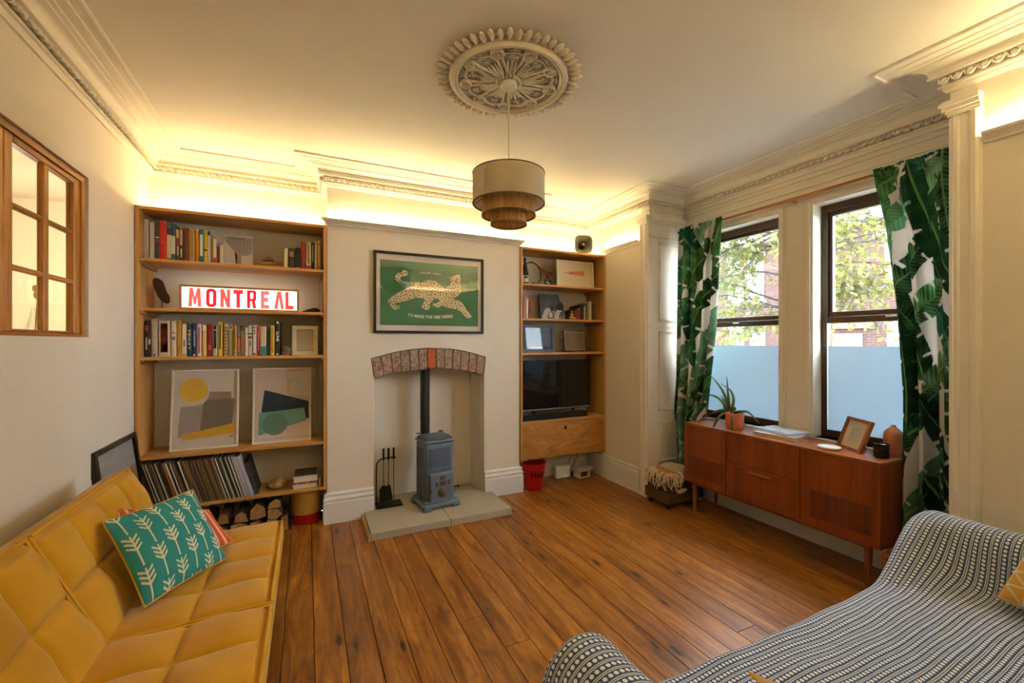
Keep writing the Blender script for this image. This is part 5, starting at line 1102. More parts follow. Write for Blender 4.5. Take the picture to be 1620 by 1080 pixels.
# ================================================================== CRATE ON CASTERS
CRW = wood('crate_wood', (74, 58, 30), (112, 90, 50), 0, 10, .75, 8, .4); CRY = wood('crate_wood_y', (74, 58, 30), (112, 90, 50), 1, 10, .75, 8, .4); CRD = wood('crate_upper', (70, 42, 20), (110, 70, 38), 0, 10, .6, 8, .4)
ca = thing('crate', 'old wooden crate on casters beside the sideboard', 'crate', (2.92, 2.78, 0)); cx0, cx1, cy0, cy1 = 2.70, 3.005, 2.645, 2.92
def cp(nm, mt, *a, r=.003): m = MB(); m.rbox(*a, r, 1); return m.build(nm, mt, ca, world=True)
cp('side_board', CRY, cx0, cx0+.014, cy0, cy1, .05, .135); cp('side_board', CRY, cx1-.014, cx1, cy0, cy1, .05, .135); cp('side_board', CRW, cx0+.0145, cx1-.0145, cy0, cy0+.014, .05, .135); cp('side_board', CRW, cx0+.0145, cx1-.0145, cy1-.014, cy1, .05, .135); cp('bottom_board', CRW, cx0+.015, cx1-.015, cy0+.015, cy1-.015, .05, .062)
for x in (cx0+.04, cx1-.04):
    for y in (cy0+.035, cy1-.035):
        m = MB(); m.lathe([(0, -.009), (.017, -.009), (.019, -.005), (.019, .005), (.017, .009), (0, .009)], 16, T((x, y, .0195)) @ R('X', 90)); w_ = m.build('caster_wheel', plain('black_rubber', (24, 22, 22), .7), ca, 40, world=True)
        m = MB(); m.box(x-.014, x+.014, y-.014, y+.014, .040, .0498); m.box(x-.006, x+.006, y-.0125, y-.0095, .015, .046); m.box(x-.006, x+.006, y+.0095, y+.0125, .015, .046); m.build('caster_fork', plain('caster_steel', (120, 112, 100), .4, metal=.8), ca, world=True)
ub = thing('storage_box', 'brown wooden box sitting in the crate under the blanket', 'box', (2.85, 2.78, .063)); 
m = MB(); m.rbox(cx0+.016, cx1-.016, cy0+.016, cy1-.016, .0635, .236, .004, 1); m.build('box_body', CRD, ub, world=True); m = MB(); m.rbox(cx0+.012, cx1-.012, cy0+.012, cy1-.012, .2365, .25, .004, 1); m.build('box_lid', CRD, ub, world=True)
m = MB()
def pouch(u, v):
    a = 2*PI*u; r_ = math.sin(PI*v); return (2.84+.06*math.cos(PI*v)+.0*r_, cy0-.012+.010*r_*math.cos(a), .150+.020*r_*math.sin(a)+.004*math.cos(PI*v))
m.grid(pouch, 14, 12, True); tag(m.build('cloth_bundle', plain('cream_cloth', (214, 186, 150), .9, .1, 30, .2), None, 60), 'small cream cloth bundle poking out of the crate side', 'cloth')
bk = thing('blanket', 'folded blanket with tangled cream fringe lying on the crate', 'blanket', (2.92, 2.78, .2505))
ORW = plain('blanket_rust', (190, 112, 66), .9, .08, 40, .3); CRM = plain('blanket_cream', (186, 170, 142), .9, .08, 40, .3)
def slab(x0, x1, y0, y1, z0, z1, mt, nm, drape=0, seed=1):
    q = random.Random(seed); ph_ = [q.uniform(0, 6) for _ in range(4)]
    def top(u, v):
        x = x0+(x1-x0)*u; y = y0+(y1-y0)*v; e = min(1, min(u, 1-u)*9, min(v, 1-v)*9); e = math.sin(e*PI/2)
        return (x, y, z0+(z1-z0)*(.15+.85*e)+.006*math.sin(x*31+ph_[0])*math.sin(y*27+ph_[1])*e)
    m = MB(); m.grid(top, 26, 20); m.grid(lambda u, v: (x0+(x1-x0)*u, y0+(y1-y0)*v, z0), 26, 20); k = 27*21
    for i in range(26): m.f += [(i, i+1, k+i+1, k+i), (20*27+i, 20*27+i+1, k+20*27+i+1, k+20*27+i)]
    for j in range(20): m.f += [(j*27, (j+1)*27, k+(j+1)*27, k+j*27), (j*27+26, (j+1)*27+26, k+(j+1)*27+26, k+j*27+26)]
    return m.build(nm, mt, bk, 50, world=True)
slab(2.70, 3.00, 2.64, 2.93, .2505, .285, ORW, 'lower_fold', 0, 1); slab(2.84, 3.00, 2.66, 2.90, .2855, .318, CRM, 'upper_fold', 0, 2)
fr_ = MB(); q = random.Random(5)
for k in range(34):
    y = 2.635+.27*k/33; x = 2.712+q.uniform(-.008, .012); z = .275+q.uniform(-.01, .02); l = q.uniform(.05, .11)
    fr_.tube(spline([(x+.03, y, z+.012), (x-.012, y+q.uniform(-.01, .01), z), (x-.026, y+q.uniform(-.02, .02), z-l*.5), (x-.022+q.uniform(-.012, .004), y+q.uniform(-.025, .025), z-l)], 4), .0036, 5)
for k in range(20):
    x = 2.72+.13*k/19; y = 2.640; z = .278+q.uniform(-.012, .015); l = q.uniform(.05, .12)
    fr_.tube(spline([(x, y+.03, z+.01), (x+q.uniform(-.01, .01), y-.008, z), (x+q.uniform(-.02, .02), y-.014, z-l*.5), (x+q.uniform(-.025, .025), y-.010, z-l)], 4), .0036, 5)
o = fr_.build('fringe', plain('fringe_cream', (214, 200, 172), .9, .1, 60), bk, 60, world=True); o['kind'] = 'stuff'
# low stool beside the sideboard end
so_ = thing('stool', 'low wooden stool between the sideboard end and the blue sofa', 'stool', (2.95, 1.115, 0)); SM = wood('stool_wood', (120, 66, 30), (160, 96, 48), 1, 10)
m = MB(); m.rbox(2.81, 2.99, 1.0, 1.24, .238, .258, .004); m.build('seat', SM, so_, world=True)
for x in (2.825, 2.975):
    for y in (1.015, 1.225): m = MB(); m.tube([(x, y, .238), (x, y, 0)], [.014, .011], 8); m.build('leg', SM, so_, 40, world=True)
# ================================================================== CURTAINS
m = MB(); m.tube([(3.135, .965, 2.42), (3.135, 2.945, 2.42)], .0125, 14); cpole = m.build('curtain_pole', wood('pole_wood', (150, 98, 48), (196, 142, 80), 1, 12), None, 40); tag(cpole, 'plain wooden curtain pole across the bay windows', 'curtain pole')
for y in (.985, 1.93, 2.925): m = MB(); m.tube([(3.135, y, 2.42), (3.22, y, 2.42)], .007, 8); m.build('bracket', plain('brass', (190, 150, 80), .35, metal=.8), cpole)
CURT = vcol('leaf_print_cotton', .85, .06, 500, .30)
def leaf_print(s, t, seed, W, H):
    q = np.random.RandomState(seed); base = np.array(lin((222, 216, 210))); col = np.tile(base, (len(s), 1))
    pal = [lin(c) for c in ((28, 64, 44), (40, 92, 64), (66, 116, 60), (46, 116, 106), (92, 146, 104), (30, 56, 54), (130, 172, 150), (76, 104, 48))]
    leaves = []
    for j in range(int(H/.20)+1):
        for i in range(int(W/.32)+2):
            leaves.append(((i+.5*(j % 2))*.33+q.uniform(-.06, .06)-.08, j*.20+q.uniform(-.05, .05), q.uniform(-.9, .9)+(PI if q.rand() < .5 else 0)+PI/2*.9, q.uniform(.24, .36), q.uniform(.07, .105), q.randint(len(pal)), q.randint(len(pal))))
    q.shuffle(leaves)
    for cx_, cz_, ang, L, Wd, c1, c2 in leaves:
        ca_, sa_ = math.cos(ang), math.sin(ang); dx = s-cx_; dz = t-cz_; a = (dx*ca_+dz*sa_)/L; b = (-dx*sa_+dz*ca_)
        b2 = b-.05*(a*a)*L; prof = np.clip(1-np.abs(a)**2.2, 0, 1)**.6*Wd*(1-.25*a)
        ins = (np.abs(a) < 1) & (np.abs(b2) < prof)
        if not ins.any(): continue
        v = np.abs(b2)/np.maximum(prof, 1e-5); vein = .65*np.sin((a*L*250)-np.abs(b2)*190+c1)+.5*np.sin(a*L*60+c2)
        torn = (np.sin(a*13+c2) > .93) & (v > .45)
        c_a, c_b = np.array(pal[int(c1)]), np.array(pal[int(c2)])
        k = np.clip(.5+.5*vein, 0, 1)[:, None]; cc = c_a*(1-k)*.6+(c_a*.5+c_b*.5)*k*1.5
        cc = np.where((b2 > 0)[:, None], cc*1.2, cc*.82)
        mid = np.abs(b2) < .0035*(1.2-a); cc = np.where(mid[:, None], np.array(lin((120, 160, 110))), cc)
        use = ins & ~torn; col[use] = cc[use]
    return col
def curtain(lab, yfn, seed, flip, zt=2.440, zb=.03, nf=4, amp=.030, xm=3.085):
    nu, nv = 190, 560; W = .62
    u = np.linspace(0, 1, nu+1); v = np.linspace(0, 1, nv+1); U, V = np.meshgrid(u, v)
    Z = zt+(zb-zt)*V; q = np.random.RandomState(seed)
    p1, p2 = q.uniform(0, 6, 2)
    Y0 = np.vectorize(lambda z: yfn(z)[0])(Z); Y1 = np.vectorize(lambda z: yfn(z)[1])(Z)
    fold = np.sin(2*PI*nf*U+p1+.6*np.sin(3*U*PI+p2)); tight = np.clip((2.44-Z)/.10, 0, 1)
    A = amp*(.35+.65*tight)*(.8+.5*V)
    X = xm+.008*(1-tight)+fold*A+.010*np.sin(2*PI*2.3*U+p2+V*2)*V
    X = X + .006*np.sin(2*PI*19*U)*(1-tight)
    Yy = Y0+(Y1-Y0)*U+.006*np.sin(4*PI*nf*U+p1)
    co_ = np.stack([X.ravel(), Yy.ravel(), Z.ravel()], 1)
    f = [(j*(nu+1)+i, j*(nu+1)+i+1, (j+1)*(nu+1)+i+1, (j+1)*(nu+1)+i) for j in range(nv) for i in range(nu)]
    me = bpy.data.meshes.new('curtain'); me.from_pydata(co_.tolist(), [], f); me.materials.append(CURT)
    cl = leaf_print(U.ravel()*W*(1 if not flip else 1), (2.44-Z).ravel(), seed+11, W, 2.45)
    at = me.color_attributes.new('print', 'FLOAT_COLOR', 'POINT'); at.data.foreach_set('color', np.concatenate([cl, np.ones((len(cl), 1))], 1).astype(np.float32).ravel())
    me.polygons.foreach_set('use_smooth', [True]*len(f))
    o = link('curtain', me); so = o.modifiers.new('thickness', 'SOLIDIFY'); so.thickness = .0015; tag(o, lab, 'curtain', 'leaf print curtains'); return o
ci = lambda z, pts: float(np.interp(z, [p[0] for p in pts], [p[1] for p in pts]))
curtain('leaf print curtain hanging beside the bay panelling', lambda z: (ci(z, [(0, 2.645), (.74, 2.64), (.80, 2.59), (1.5, 2.50), (2.44, 2.45)]), ci(z, [(0, 2.88), (.45, 2.90), (.8, 2.935), (1.1, 2.91), (1.7, 2.90), (2.44, 2.885)])), 3, False)
curtain('leaf print curtain hanging at the sofa end of the bay', lambda z: (.985, ci(z, [(0, 1.245), (1.1, 1.245), (1.6, 1.275), (2.1, 1.33), (2.44, 1.40)])), 8, True, nf=3, amp=.036, xm=3.08)
# ================================================================== YELLOW SOFA
YEL = NT('mustard_velvet'); YEL.set(.82, 0, .25); v = YEL.coord(); YEL.l(YEL.ramp(YEL.noise(v, 5, 4), [(.3, lin((184, 132, 14))), (.7, lin((204, 150, 22)))]), YEL.b.inputs['Base Color']); YEL.bump(YEL.noise(v, 420, 2), .12, .002)
YEL.b.inputs['Sheen Weight'].default_value = .25; YEL.b.inputs['Sheen Roughness'].default_value = .5; YEL = YEL.m
PIPE = plain('mustard_piping', (206, 154, 34), .8, .05, 60)
ys = thing('sofa', 'mustard yellow tufted sofa bed along the plain wall', 'sofa', (-.52, 1.86, 0))
def cushion_block(nm, y0, y1, org, d, L, Tn, ncol, rows, A, endpipe):
    """closed cross-section swept along y; front face quilted into panels"""
    d = Vector((d[0], 0, d[1])).normalized(); nrm = Vector((-d.z, 0, d.x)); 
    if nrm.x+nrm.z < 0: nrm = -nrm
    sec = []; r_ = .03
    for k in range(41): sec.append((r_+(L-2*r_)*k/40, 0, 1))
    for k in range(1, 9): a = PI/2*k/8; sec.append((L-r_+r_*math.sin(a), -r_+r_*math.cos(a), 0))
    for k in range(1, 9): a = PI/2*k/8; sec.append((L-r_+r_*math.cos(a), -Tn+r_-r_*math.sin(a), 0))
    for k in range(1, 9): a = PI/2*k/8; sec.append((r_-r_*math.sin(a), -Tn+r_-r_*math.cos(a), 0))
    for k in range(1, 8): a = PI/2*k/8; sec.append((r_-r_*math.cos(a), -r_+r_*math.sin(a), 0))
    nu = ncol*18; n = len(sec); m = MB(); o_ = Vector((org[0], 0, org[1]))
    for i in range(nu+1):
        u = i/nu; y = y0+(y1-y0)*u; e = min(u, 1-u)*(y1-y0); kk = 1 if e > .03 else math.sqrt(max(0, 1-(1-e/.03)**2))
        sc_ = .80+.20*kk
        cu = abs(math.sin(PI*u*ncol))
        for s_, t_, q_ in sec:
            hq = 0
            if q_:
                sv = s_/L; j = 0
                while j < len(rows)-2 and sv > rows[j+1]: j += 1
                w_ = (sv-rows[j])/(rows[j+1]-rows[j]); rv = abs(math.sin(PI*min(1, max(0, w_)))); hq = A*(cu**.42)*(rv**.42)
                hq += .004*math.sin(s_*23+y*17)*rv
            mid = -Tn/2; tt = mid+(t_-mid)*sc_+hq*kk; p = o_+d*s_+nrm*tt; m.v.append((p.x, y, p.z))
    m.f += [(i*n+k, i*n+(k+1) % n, (i+1)*n+(k+1) % n, (i+1)*n+k) for i in range(nu) for k in range(n)]
    m.f += [tuple(range(n)), tuple(range(nu*n, nu*n+n))[::-1]]
    o = m.build(nm, YEL, ys, 60, world=True)
    m = MB(); pth = []
    fr0 = o_+d*(L-.006)+nrm*(.004)
    for y in np.linspace(y0+.012, y1-.012, 12): pth.append((fr0.x, y, fr0.z))
    m.tube(pth, .0055, 8)
    for y in (y0+.008, y1-.008):
        m.tube([tuple((o_+d*s_+nrm*(.002)).xyz) [:1]+(y,)+tuple((o_+d*s_+nrm*.002).xyz)[2:] for s_ in np.linspace(.02, L-.006, 8)], .0055, 8)
    m.build('piping', PIPE, o, 60, world=True); return o
for y0, y1 in ((1.03, 1.878), (1.882, 2.73)):
    cushion_block('seat_cushion', y0, y1, (-.645, .385), (1, .02), .525, .115, 4, [0, .5, 1.0], .030, 1)
    cushion_block('backrest', y0, y1, (-.600, .36), (-.42, .88), .47, .12, 4, [0, .5, 1.0], .034, 1)
m = MB(); m.rbox(-.70, -.19, 1.08, 2.68, .20, .268, .012); m.build('base_frame', plain('sofa_base', (120, 88, 20), .9), ys, world=True)
for x in (-.64, -.24):
    for y in (1.15, 2.6): m = MB(); m.tube([(x, y, .2), (x, y, 0)], [.022, .014], 12); m.build('leg', wood('sofa_leg', (60, 40, 24), (90, 62, 38), 2), ys, 40, world=True)
# ---- cushions
def pillow(name, lab, P, thick, colfn, mat, back=None, n=44, pipe=None, pn_=None):
    """four corners (bottom left, bottom right, top right, top left as seen from the front)"""
    P = [Vector(p) for p in P]; o = thing(name, lab, 'cushion', (P[0]+P[1]+P[2]+P[3])/4)
    nr = ((P[1]-P[0]).cross(P[3]-P[0])).normalized(); k = np.linspace(0, 1, n+1)
    for sgn, nm in ((1, 'front_cover'), (-1, 'back_cover')):
        vs_ = []; uvs = []
        for v in k:
            for u in k:
                pin = .055*((2*v-1)**2-1)*-1; uu = u; 
                eu = 1-(2*u-1)**2; ev = 1-(2*v-1)**2
                u2 = .5+(u-.5)*(1-.07*ev*0-.05*(ev)); v2 = .5+(v-.5)*(1-.05*eu)
                p = P[0]*(1-u2)*(1-v2)+P[1]*u2*(1-v2)+P[2]*u2*v2+P[3]*(1-u2)*v2
                h = thick/2*(max(0, eu)**.55)*(max(0, ev)**.55)+.003*math.sin(u*9+v*5)*eu*ev
                vs_.append(tuple(p+nr*h*sgn)); uvs.append((u, v))
        f = [(j*(n+1)+i, j*(n+1)+i+1, (j+1)*(n+1)+i+1, (j+1)*(n+1)+i) for j in range(n) for i in range(n)]
        if sgn < 0: f = [q_[::-1] for q_ in f]
        M_ = wmat(o).inverted(); me = bpy.data.meshes.new(nm); me.from_pydata([tuple(M_ @ Vector(p)) for p in vs_], [], f)
        if sgn > 0 or back is None:
            cl = colfn(np.array(uvs)); at = me.color_attributes.new('print', 'FLOAT_COLOR', 'POINT'); at.data.foreach_set('color', np.concatenate([cl, np.ones((len(cl), 1))], 1).astype(np.float32).ravel()); me.materials.append(mat)
        else: me.materials.append(back)
        me.polygons.foreach_set('use_smooth', [True]*len(f)); link(nm, me, o)
    m = MB(); edge = []
    for a, b in ((0, 1), (1, 2), (2, 3), (3, 0)):
        for t_ in np.linspace(0, 1, 10)[:-1]:
            c = (P[0]+P[1]+P[2]+P[3])/4; q_ = P[a].lerp(P[b], t_); bow = (1-(2*t_-1)**2)*.025; edge.append(tuple(q_+(c-q_)*bow*2))
    edge.append(edge[0]); m.tube(edge, .0035, 6); m.build('seam', pipe or PIPE, o, 60, world=True); return o
COT = vcol('printed_cotton', .9, .12, 260)
def arrows(uv):
    base = np.array(lin((50, 132, 128))); cr_ = np.array(lin((222, 208, 178))); n = len(uv); c = np.tile(base, (n, 1)); u, v = uv[:, 0], uv[:, 1]; on = np.zeros(n, bool)
    NC = 6; asp = 1.08
    cell = u*NC; cu = cell-np.floor(cell)-.5; ci_ = np.floor(cell)
    vv = v*2.6+.45*(ci_ % 2)+.12*ci_; lv_ = vv-np.floor(vv)
    on |= np.abs(cu) < .05
    for k in range(3):
        t0 = .42+.14*k
        d_ = lv_-(t0+np.abs(cu)*.42); on |= (np.abs(d_) < .030) & (np.abs(cu) < .36) & (np.abs(cu) > .02)
    gapm = (np.abs(cu) < .05) & (lv_ > .86) & (lv_ < .94); on &= ~gapm
    c[on] = cr_; return c
def stripes(uv):
    c = np.tile(np.array(lin((196, 82, 54))), (len(uv), 1)); s_ = np.sin(uv[:, 0]*70); c[s_ > .55] = np.array(lin((226, 186, 150))); return c
def ochre(uv):
    u, v = uv[:, 0], uv[:, 1]; c = np.tile(np.array(lin((196, 148, 58))), (len(uv), 1)); a = (np.abs(np.sin(u*16)) < .16) | (np.abs(np.sin(v*16)) < .16) | (np.abs(np.sin((u+v)*16)) < .10); c[a] = np.array(lin((206, 204, 190))); return c
def floral(uv):
    u, v = uv[:, 0], uv[:, 1]; c = np.tile(np.array(lin((206, 190, 150))), (len(uv), 1)); k = np.sin(u*19+2*np.sin(v*11))+np.sin(v*17+2*np.sin(u*9)); c[k > .9] = np.array(lin((70, 112, 92))); c[k < -1.2] = np.array(lin((190, 140, 70))); return c
pillow('cushion', 'teal cushion with cream arrow print on the yellow sofa', [(-.535, 1.985, .435), (-.325, 2.275, .435), (-.480, 2.44, .715), (-.705, 2.145, .715)], .13, arrows, COT, plain('teal_back', (44, 116, 106), .9, .05, 40), 150)
pillow('cushion', 'orange striped cushion half hidden behind the teal one', [(-.640, 2.17, .43), (-.325, 2.47, .43), (-.44, 2.56, .57), (-.745, 2.37, .695)], .10, stripes, COT, None, 70)
pillow('cushion', 'ochre patterned cushion leaning on the arm of the blue sofa', [(2.14, .30, .475), (2.255, .645, .475), (2.40, .59, .70), (2.30, .22, .74)][::-1], .12, ochre, COT, None, 70)
pillow('cushion', 'beige leaf-patterned cushion lying near the back of the blue sofa', [(1.24, .64, .452), (1.12, .28, .452), (.86, .33, .60), (.985, .70, .585)], .09, floral, COT, plain('tan_back', (176, 140, 90), .9, .05, 40), 60)
# ================================================================== BLUE PATTERNED SOFA (a sofa and the throw that covers it)
gs = thing('sofa', 'grey two-arm sofa hidden under the blue patterned throw', 'sofa', (1.55, .5, 0)); GB = plain('sofa_grey', (120, 120, 122), .9, .05, 60)
def gp(nm, *a, r=.03): m = MB(); m.rbox(*a, r, 3); return m.build(nm, GB, gs, 40, world=True)
gp('seat_base', .745, 2.395, .02, .915, .10, .41, r=.03); gp('arm', .555, .735, .02, .915, .10, .615, r=.06); gp('arm', 2.40, 2.56, .02, .80, .10, .625, r=.06); gp('backrest', .56, 2.55, -.19, .018, .10, .80, r=.06)
for x in (.62, 2.50):
    for y in (-.12, .86): m = MB(); m.tube([(x, y, .10), (x, y, 0)], [.024, .018], 10); m.build('leg', wood('sofa_leg', (60, 40, 24), (90, 62, 38), 2), gs, 40, world=True)
t = NT('woven_throw'); t.set(.9, 0, .15); uvn = t.n('ShaderNodeUVMap'); uvn.uv_map = 'weave'; sp_ = t.n('ShaderNodeSeparateXYZ'); t.l(uvn.outputs[0], sp_.inputs[0])
PT = .0262
vv = t.math('DIVIDE', sp_.outputs[1], PT); fv = t.math('FRACT', vv); fu = t.math('FRACT', t.math('DIVIDE', sp_.outputs[0], .0155))
du = t.math('SUBTRACT', fu, .5); dv = t.math('MULTIPLY', t.math('SUBTRACT', fv, .30), 1.75)
dot = t.math('LESS_THAN', t.math('ADD', t.math('MULTIPLY', du, t.math('MULTIPLY', du, 1.0)), t.math('MULTIPLY', dv, dv)), .125)
l1 = t.math('LESS_THAN', t.math('ABSOLUTE', t.math('SUBTRACT', fv, .68)), .055); l2 = t.math('LESS_THAN', t.math('ABSOLUTE', t.math('SUBTRACT', fv, .86)), .055)
knit = t.math('LESS_THAN', t.math('FRACT', t.math('DIVIDE', sp_.outputs[0], .0042)), .72)
ln_ = t.math('MULTIPLY', t.math('MAXIMUM', l1, l2), knit); on = t.math('MAXIMUM', dot, ln_)
nn = t.noise(t.coord(), 40, 3)
c_ = t.mix(on, t.ramp(nn, [(.3, lin((54, 70, 102))), (.7, lin((70, 88, 122)))]), t.ramp(nn, [(.3, lin((214, 218, 224))), (.7, lin((228, 232, 238)))]))
t.l(c_, t.b.inputs['Base Color']); t.bump(on, .35, .004); THROW = t.m
LEFT_ = [(.515, .10), (.517, .30), (.524, .50), (.54, .59), (.575, .635), (.62, .652), (.665, .648), (.705, .625), (.74, .57), (.775, .49), (.815, .440), (.90, .430), (1.2, .426), (1.6, .424), (1.95, .426)]
OUT_ = [(2.47, .657), (2.525, .642), (2.57, .60), (2.595, .52), (2.602, .38), (2.605, .12)]
def throw_profile(mid):
    PF = np.array(spline(LEFT_+mid+OUT_, 7)); arc = np.concatenate([[0], np.cumsum(np.hypot(*np.diff(PF, axis=0).T))]); su = np.linspace(0, arc[-1], ns+1)
    return su, np.interp(su, arc, PF[:, 0]), np.interp(su, arc, PF[:, 1])
ns = 340
su, XA, ZA = throw_profile([(2.15, .429), (2.27, .432), (2.325, .445), (2.352, .49), (2.366, .55), (2.382, .61), (2.415, .648)])     # against the arm
_, XB, ZB = throw_profile([(2.06, .436), (2.12, .462), (2.18, .505), (2.24, .555), (2.30, .603), (2.35, .638), (2.40, .655)])        # stretched over its front corner
rows = [(y, 0.0, y) for y in np.linspace(.03, .895, 110)]
for k in range(1, 9): a = PI/2*k/8; rows.append((.895+.045*math.sin(a), .045*(1-math.cos(a)), .895+.045*a))
for k in range(1, 26): rows.append((.940+.004*k/25, .045+.30*k/25, .966+.30*k/25))
vs_ = []; uvs = []; q = np.random.RandomState(2); ph_ = q.uniform(0, 6, 8)
for y, drop, va in rows:
    for i in range(ns+1):
        kb = min(1, max(0, (y-.66)/.24)); kb = kb*kb*(3-2*kb); x = XA[i]*(1-kb)+XB[i]*kb; z = ZA[i]*(1-kb)+ZB[i]*kb; z2 = max(.085, z-drop*(z-.085)/(.345) if drop > .045 else z-drop)
        flat = 1 if .85 < x < 2.1 else .4
        wr = .0022*math.sin(x*9+y*23+ph_[0])+.0018*math.sin(x*23-y*14+ph_[1])+.0022*math.sin(y*52+x*6+ph_[2])
        sk = .018*math.sin(x*2.1+ph_[3])*(y-.4)+.006*math.sin(x*7+ph_[4])
        hang = .010*math.sin(x*16+ph_[5])*min(1, drop*5)
        vs_.append((x, y+hang, max(z2+wr*flat*(1 if drop < .05 else 0), .08))); uvs.append((su[i], va+sk))
nr_ = len(rows); f = [(j*(ns+1)+i, j*(ns+1)+i+1, (j+1)*(ns+1)+i+1, (j+1)*(ns+1)+i) for j in range(nr_-1) for i in range(ns)]
me = bpy.data.meshes.new('throw_blanket'); me.from_pydata(vs_, [], f); me.materials.append(THROW); uvl = me.uv_layers.new(name='weave')
li = np.empty(len(me.loops), int); me.loops.foreach_get('vertex_index', li); uvl.data.foreach_set('uv', np.array(uvs)[li].astype(np.float32).ravel())
me.polygons.foreach_set('use_smooth', [True]*len(f)); th_ = link('throw_blanket', me); sd = th_.modifiers.new('thickness', 'SOLIDIFY'); sd.thickness = .004; sd.offset = 1
tag(th_, 'navy and white dotted woven throw draped over the two-arm sofa', 'throw')
# ================================================================== OUTSIDE
m = MB(); m.box(3.4, 40, -20, 45, -.62, -.6); struct(m.build('ground', plain('street_grey', (96, 95, 94), .9, .1, 2)))
FX = 15.0
def brickwork():
    t = NT('terrace_brick'); t.set(.9, 0, .2); v = t.coord('Object', (1, 1, 1)); mp = t.n('ShaderNodeMapping'); mp.inputs['Rotation'].default_value = (PI/2, 0, PI/2)
    sx_ = t.n('ShaderNodeSeparateXYZ'); t.l(v, sx_.inputs[0]); cb = t.n('ShaderNodeCombineXYZ'); t.l(sx_.outputs[1], cb.inputs[0]); t.l(sx_.outputs[2], cb.inputs[1])
    b = t.n('ShaderNodeTexBrick'); b.inputs['Scale'].default_value = 1; b.inputs['Brick Width'].default_value = .23; b.inputs['Row Height'].default_value = .078; b.inputs['Mortar Size'].default_value = .008
    b.inputs['Color1'].default_value = (*lin((62, 38, 33)), 1); b.inputs['Color2'].default_value = (*lin((46, 27, 24)), 1); b.inputs['Mortar'].default_value = (*lin((78, 72, 70)), 1); t.l(cb.outputs[0], b.inputs['Vector'])
    t.l(t.mix(t.noise(v, 3, 4), b.outputs['Color'], lin((54, 37, 33))), t.b.inputs['Base Color']); return t.m
house = thing('terrace_house', 'brick terrace house with white sash windows across the street', 'building', (FX+.5, 10, -.6))
m = MB(); m.box(FX, FX+6, 1, 24, -.6, 5.0); m.build('brick_wall', brickwork(), house, world=True)
m = MB(); m.prism([(FX-.35, 5.0), (FX+6.3, 5.0), (FX+3, 7.0)], 1, 24, axis='y')
rf = m.build('roof', plain('slate', (70, 72, 78), .7, .15, 3), house, world=True)
m = MB(); m.tube([(FX-.38, 1, 4.95), (FX-.38, 24, 4.95)], .07, 8); m.build('gutter', plain('gutter_dark', (50, 50, 56), .6), rf, world=True)
WH = plain('white_joinery', (122, 122, 124), .5, .03); HG = plain('dark_pane', (58, 68, 78), .1, .2, 3, spec=.6); NET = plain('stone_band', (98, 95, 92), .8, .05)
def hwin(y0, y1, z0, z1):
    m = MB(); d_ = .07
    m.box(FX-.03, FX+.05, y0, y0+d_, z0, z1); m.box(FX-.03, FX+.05, y1-d_, y1, z0, z1); m.box(FX-.03, FX+.05, y0+d_, y1-d_, z1-d_, z1); m.box(FX-.03, FX+.05, y0+d_, y1-d_, z0, z0+d_); zm = (z0+z1)/2
    m.box(FX-.03, FX+.05, y0+d_, y1-d_, zm-.035, zm+.035); w_ = m.build('window', WH, house, world=True)
    for a, b in ((z0+d_, zm-.035), (zm+.035, z1-d_)):
        m = MB(); m.box(FX-.006, FX+.03, y0+d_, y1-d_, a, b); m.build('pane', HG, w_, world=True)
    m = MB(); m.box(FX-.09, FX, y0-.1, y1+.1, z0-.12, z0); m.build('stone_sill', NET, w_, world=True); m = MB(); m.box(FX-.05, FX, y0-.06, y1+.06, z1, z1+.2); m.build('lintel', NET, w_, world=True)
for yb_ in (10.06, 14.6, 18.6, 5.0, 2.0):
    hwin(yb_+.05, yb_+.68, 2.93, 4.52); hwin(yb_+.86, yb_+1.50, 2.93, 4.52); hwin(yb_, yb_+.60, .5, 1.93); hwin(yb_+.84, yb_+1.44, .5, 1.93)
def porch(y0):
    m = MB(); m.box(FX-.05, FX+.02, y0, y0+.8, -.5, 1.66); d_ = m.build('front_door', WH, house, world=True)
    for k in range(3): m = MB(); m.box(FX-.062, FX-.05, y0+.12+.2*k, y0+.27+.2*k, 1.15, 1.50); m.build('door_pane', plain('door_pane_dark', (60, 70, 80), .2), d_, world=True)
    m = MB(); m.box(FX-.12, FX-.02, y0-.3, y0+.75, 1.82, 1.97); m.build('orange_sign', plain('sign_orange', (206, 110, 60), .6), house, world=True)
porch(7.05)
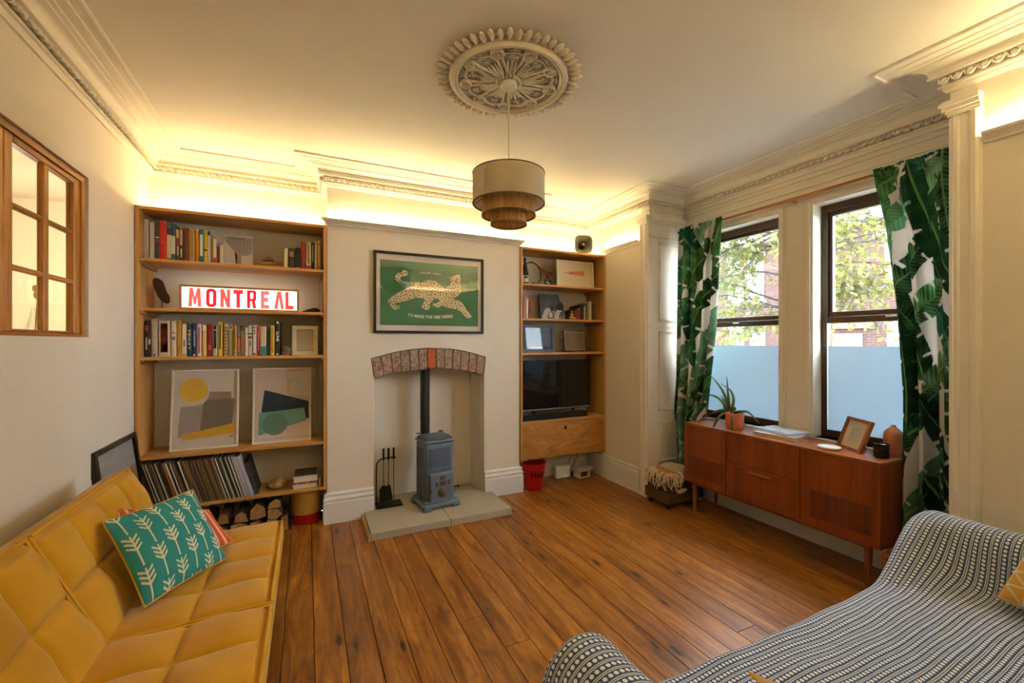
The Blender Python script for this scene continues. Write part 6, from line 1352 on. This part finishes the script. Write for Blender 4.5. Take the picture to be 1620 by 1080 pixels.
# ---- street tree
tr_ = thing('street_tree', 'small street tree with yellow-green autumn leaves outside the bay', 'tree', (8.0, 4.95, -.6)); q = random.Random(21); BARKT = plain('tree_bark', (40, 35, 33), .9, .2, 20)
m = MB(); m.tube([(8, 4.95, -.6), (8.02, 4.97, 1.0), (7.98, 4.93, 2.2), (8.02, 4.95, 3.6), (8.0, 4.9, 5.0)], [.13, .11, .10, .08, .04], 10); m.build('trunk', BARKT, tr_, 60, world=True)
lvs = MB(); br_m = MB(); nb = 0
def leafquad(p):
    r_ = q.uniform(.035, .075); a = Vector((q.uniform(-1, 1), q.uniform(-1, 1), q.uniform(-1, 1))).normalized(); b = a.cross(Vector((q.uniform(-1, 1), q.uniform(-1, 1), q.uniform(-1, 1)))).normalized(); k = len(lvs.v)
    lvs.v += [tuple(p+a*r_), tuple(p+b*r_*.6), tuple(p-a*r_), tuple(p-b*r_*.6)]; lvs.f.append((k, k+1, k+2, k+3))
for k in range(56):
    z0 = q.uniform(1.6, 4.6); a = q.uniform(0, 2*PI); L = q.uniform(.9, 1.9); dr_ = q.uniform(-.15, .45)
    p0 = Vector((8, 4.95, z0)); d_ = Vector((math.cos(a), math.sin(a), dr_)).normalized(); pts = [p0]
    for s_ in range(1, 7):
        d_ = (d_+Vector((q.uniform(-.25, .25), q.uniform(-.25, .25), q.uniform(-.25, .15)))).normalized(); pts.append(pts[-1]+d_*L/6)
    br_m.tube(pts, [.022*(1-i/7)+.003 for i in range(7)], 5)
    for s_ in range(2, 7):
        for t_ in range(4):
            e = (d_+Vector((q.uniform(-1, 1), q.uniform(-1, 1), q.uniform(-.8, .6)))).normalized(); tw = [pts[s_], pts[s_]+e*.18+Vector((0, 0, -.01)), pts[s_]+e*.42+Vector((0, 0, -.07))]; br_m.tube(tw, [.006, .004, .002], 4)
            for w_ in range(6): leafquad(tw[1].lerp(tw[2], q.uniform(-.3, 1.2))+Vector((q.uniform(-.09, .09), q.uniform(-.09, .09), q.uniform(-.09, .09))))
o = br_m.build('branches', BARKT, tr_, world=True); o['kind'] = 'stuff'
t = NT('autumn_leaf'); t.set(.6, 0, .3); oi = t.noise(t.coord(), 6, 3); t.l(t.ramp(oi, [(.3, lin((58, 66, 26))), (.5, lin((78, 78, 34))), (.7, lin((92, 78, 38)))]), t.b.inputs['Base Color']); t.b.inputs['Subsurface Weight'].default_value = 0
tl_ = t.n('ShaderNodeBsdfTranslucent'); t.l(t.ramp(oi, [(.3, lin((74, 82, 34))), (.7, lin((102, 92, 46)))]), tl_.inputs[0]); mx = t.n('ShaderNodeMixShader'); mx.inputs[0].default_value = .45; t.l(t.b.outputs[0], mx.inputs[1]); t.l(tl_.outputs[0], mx.inputs[2]); t.l(mx.outputs[0], t.out.inputs[0])
o = lvs.build('leaves', t.m, tr_, world=True); o['kind'] = 'stuff'
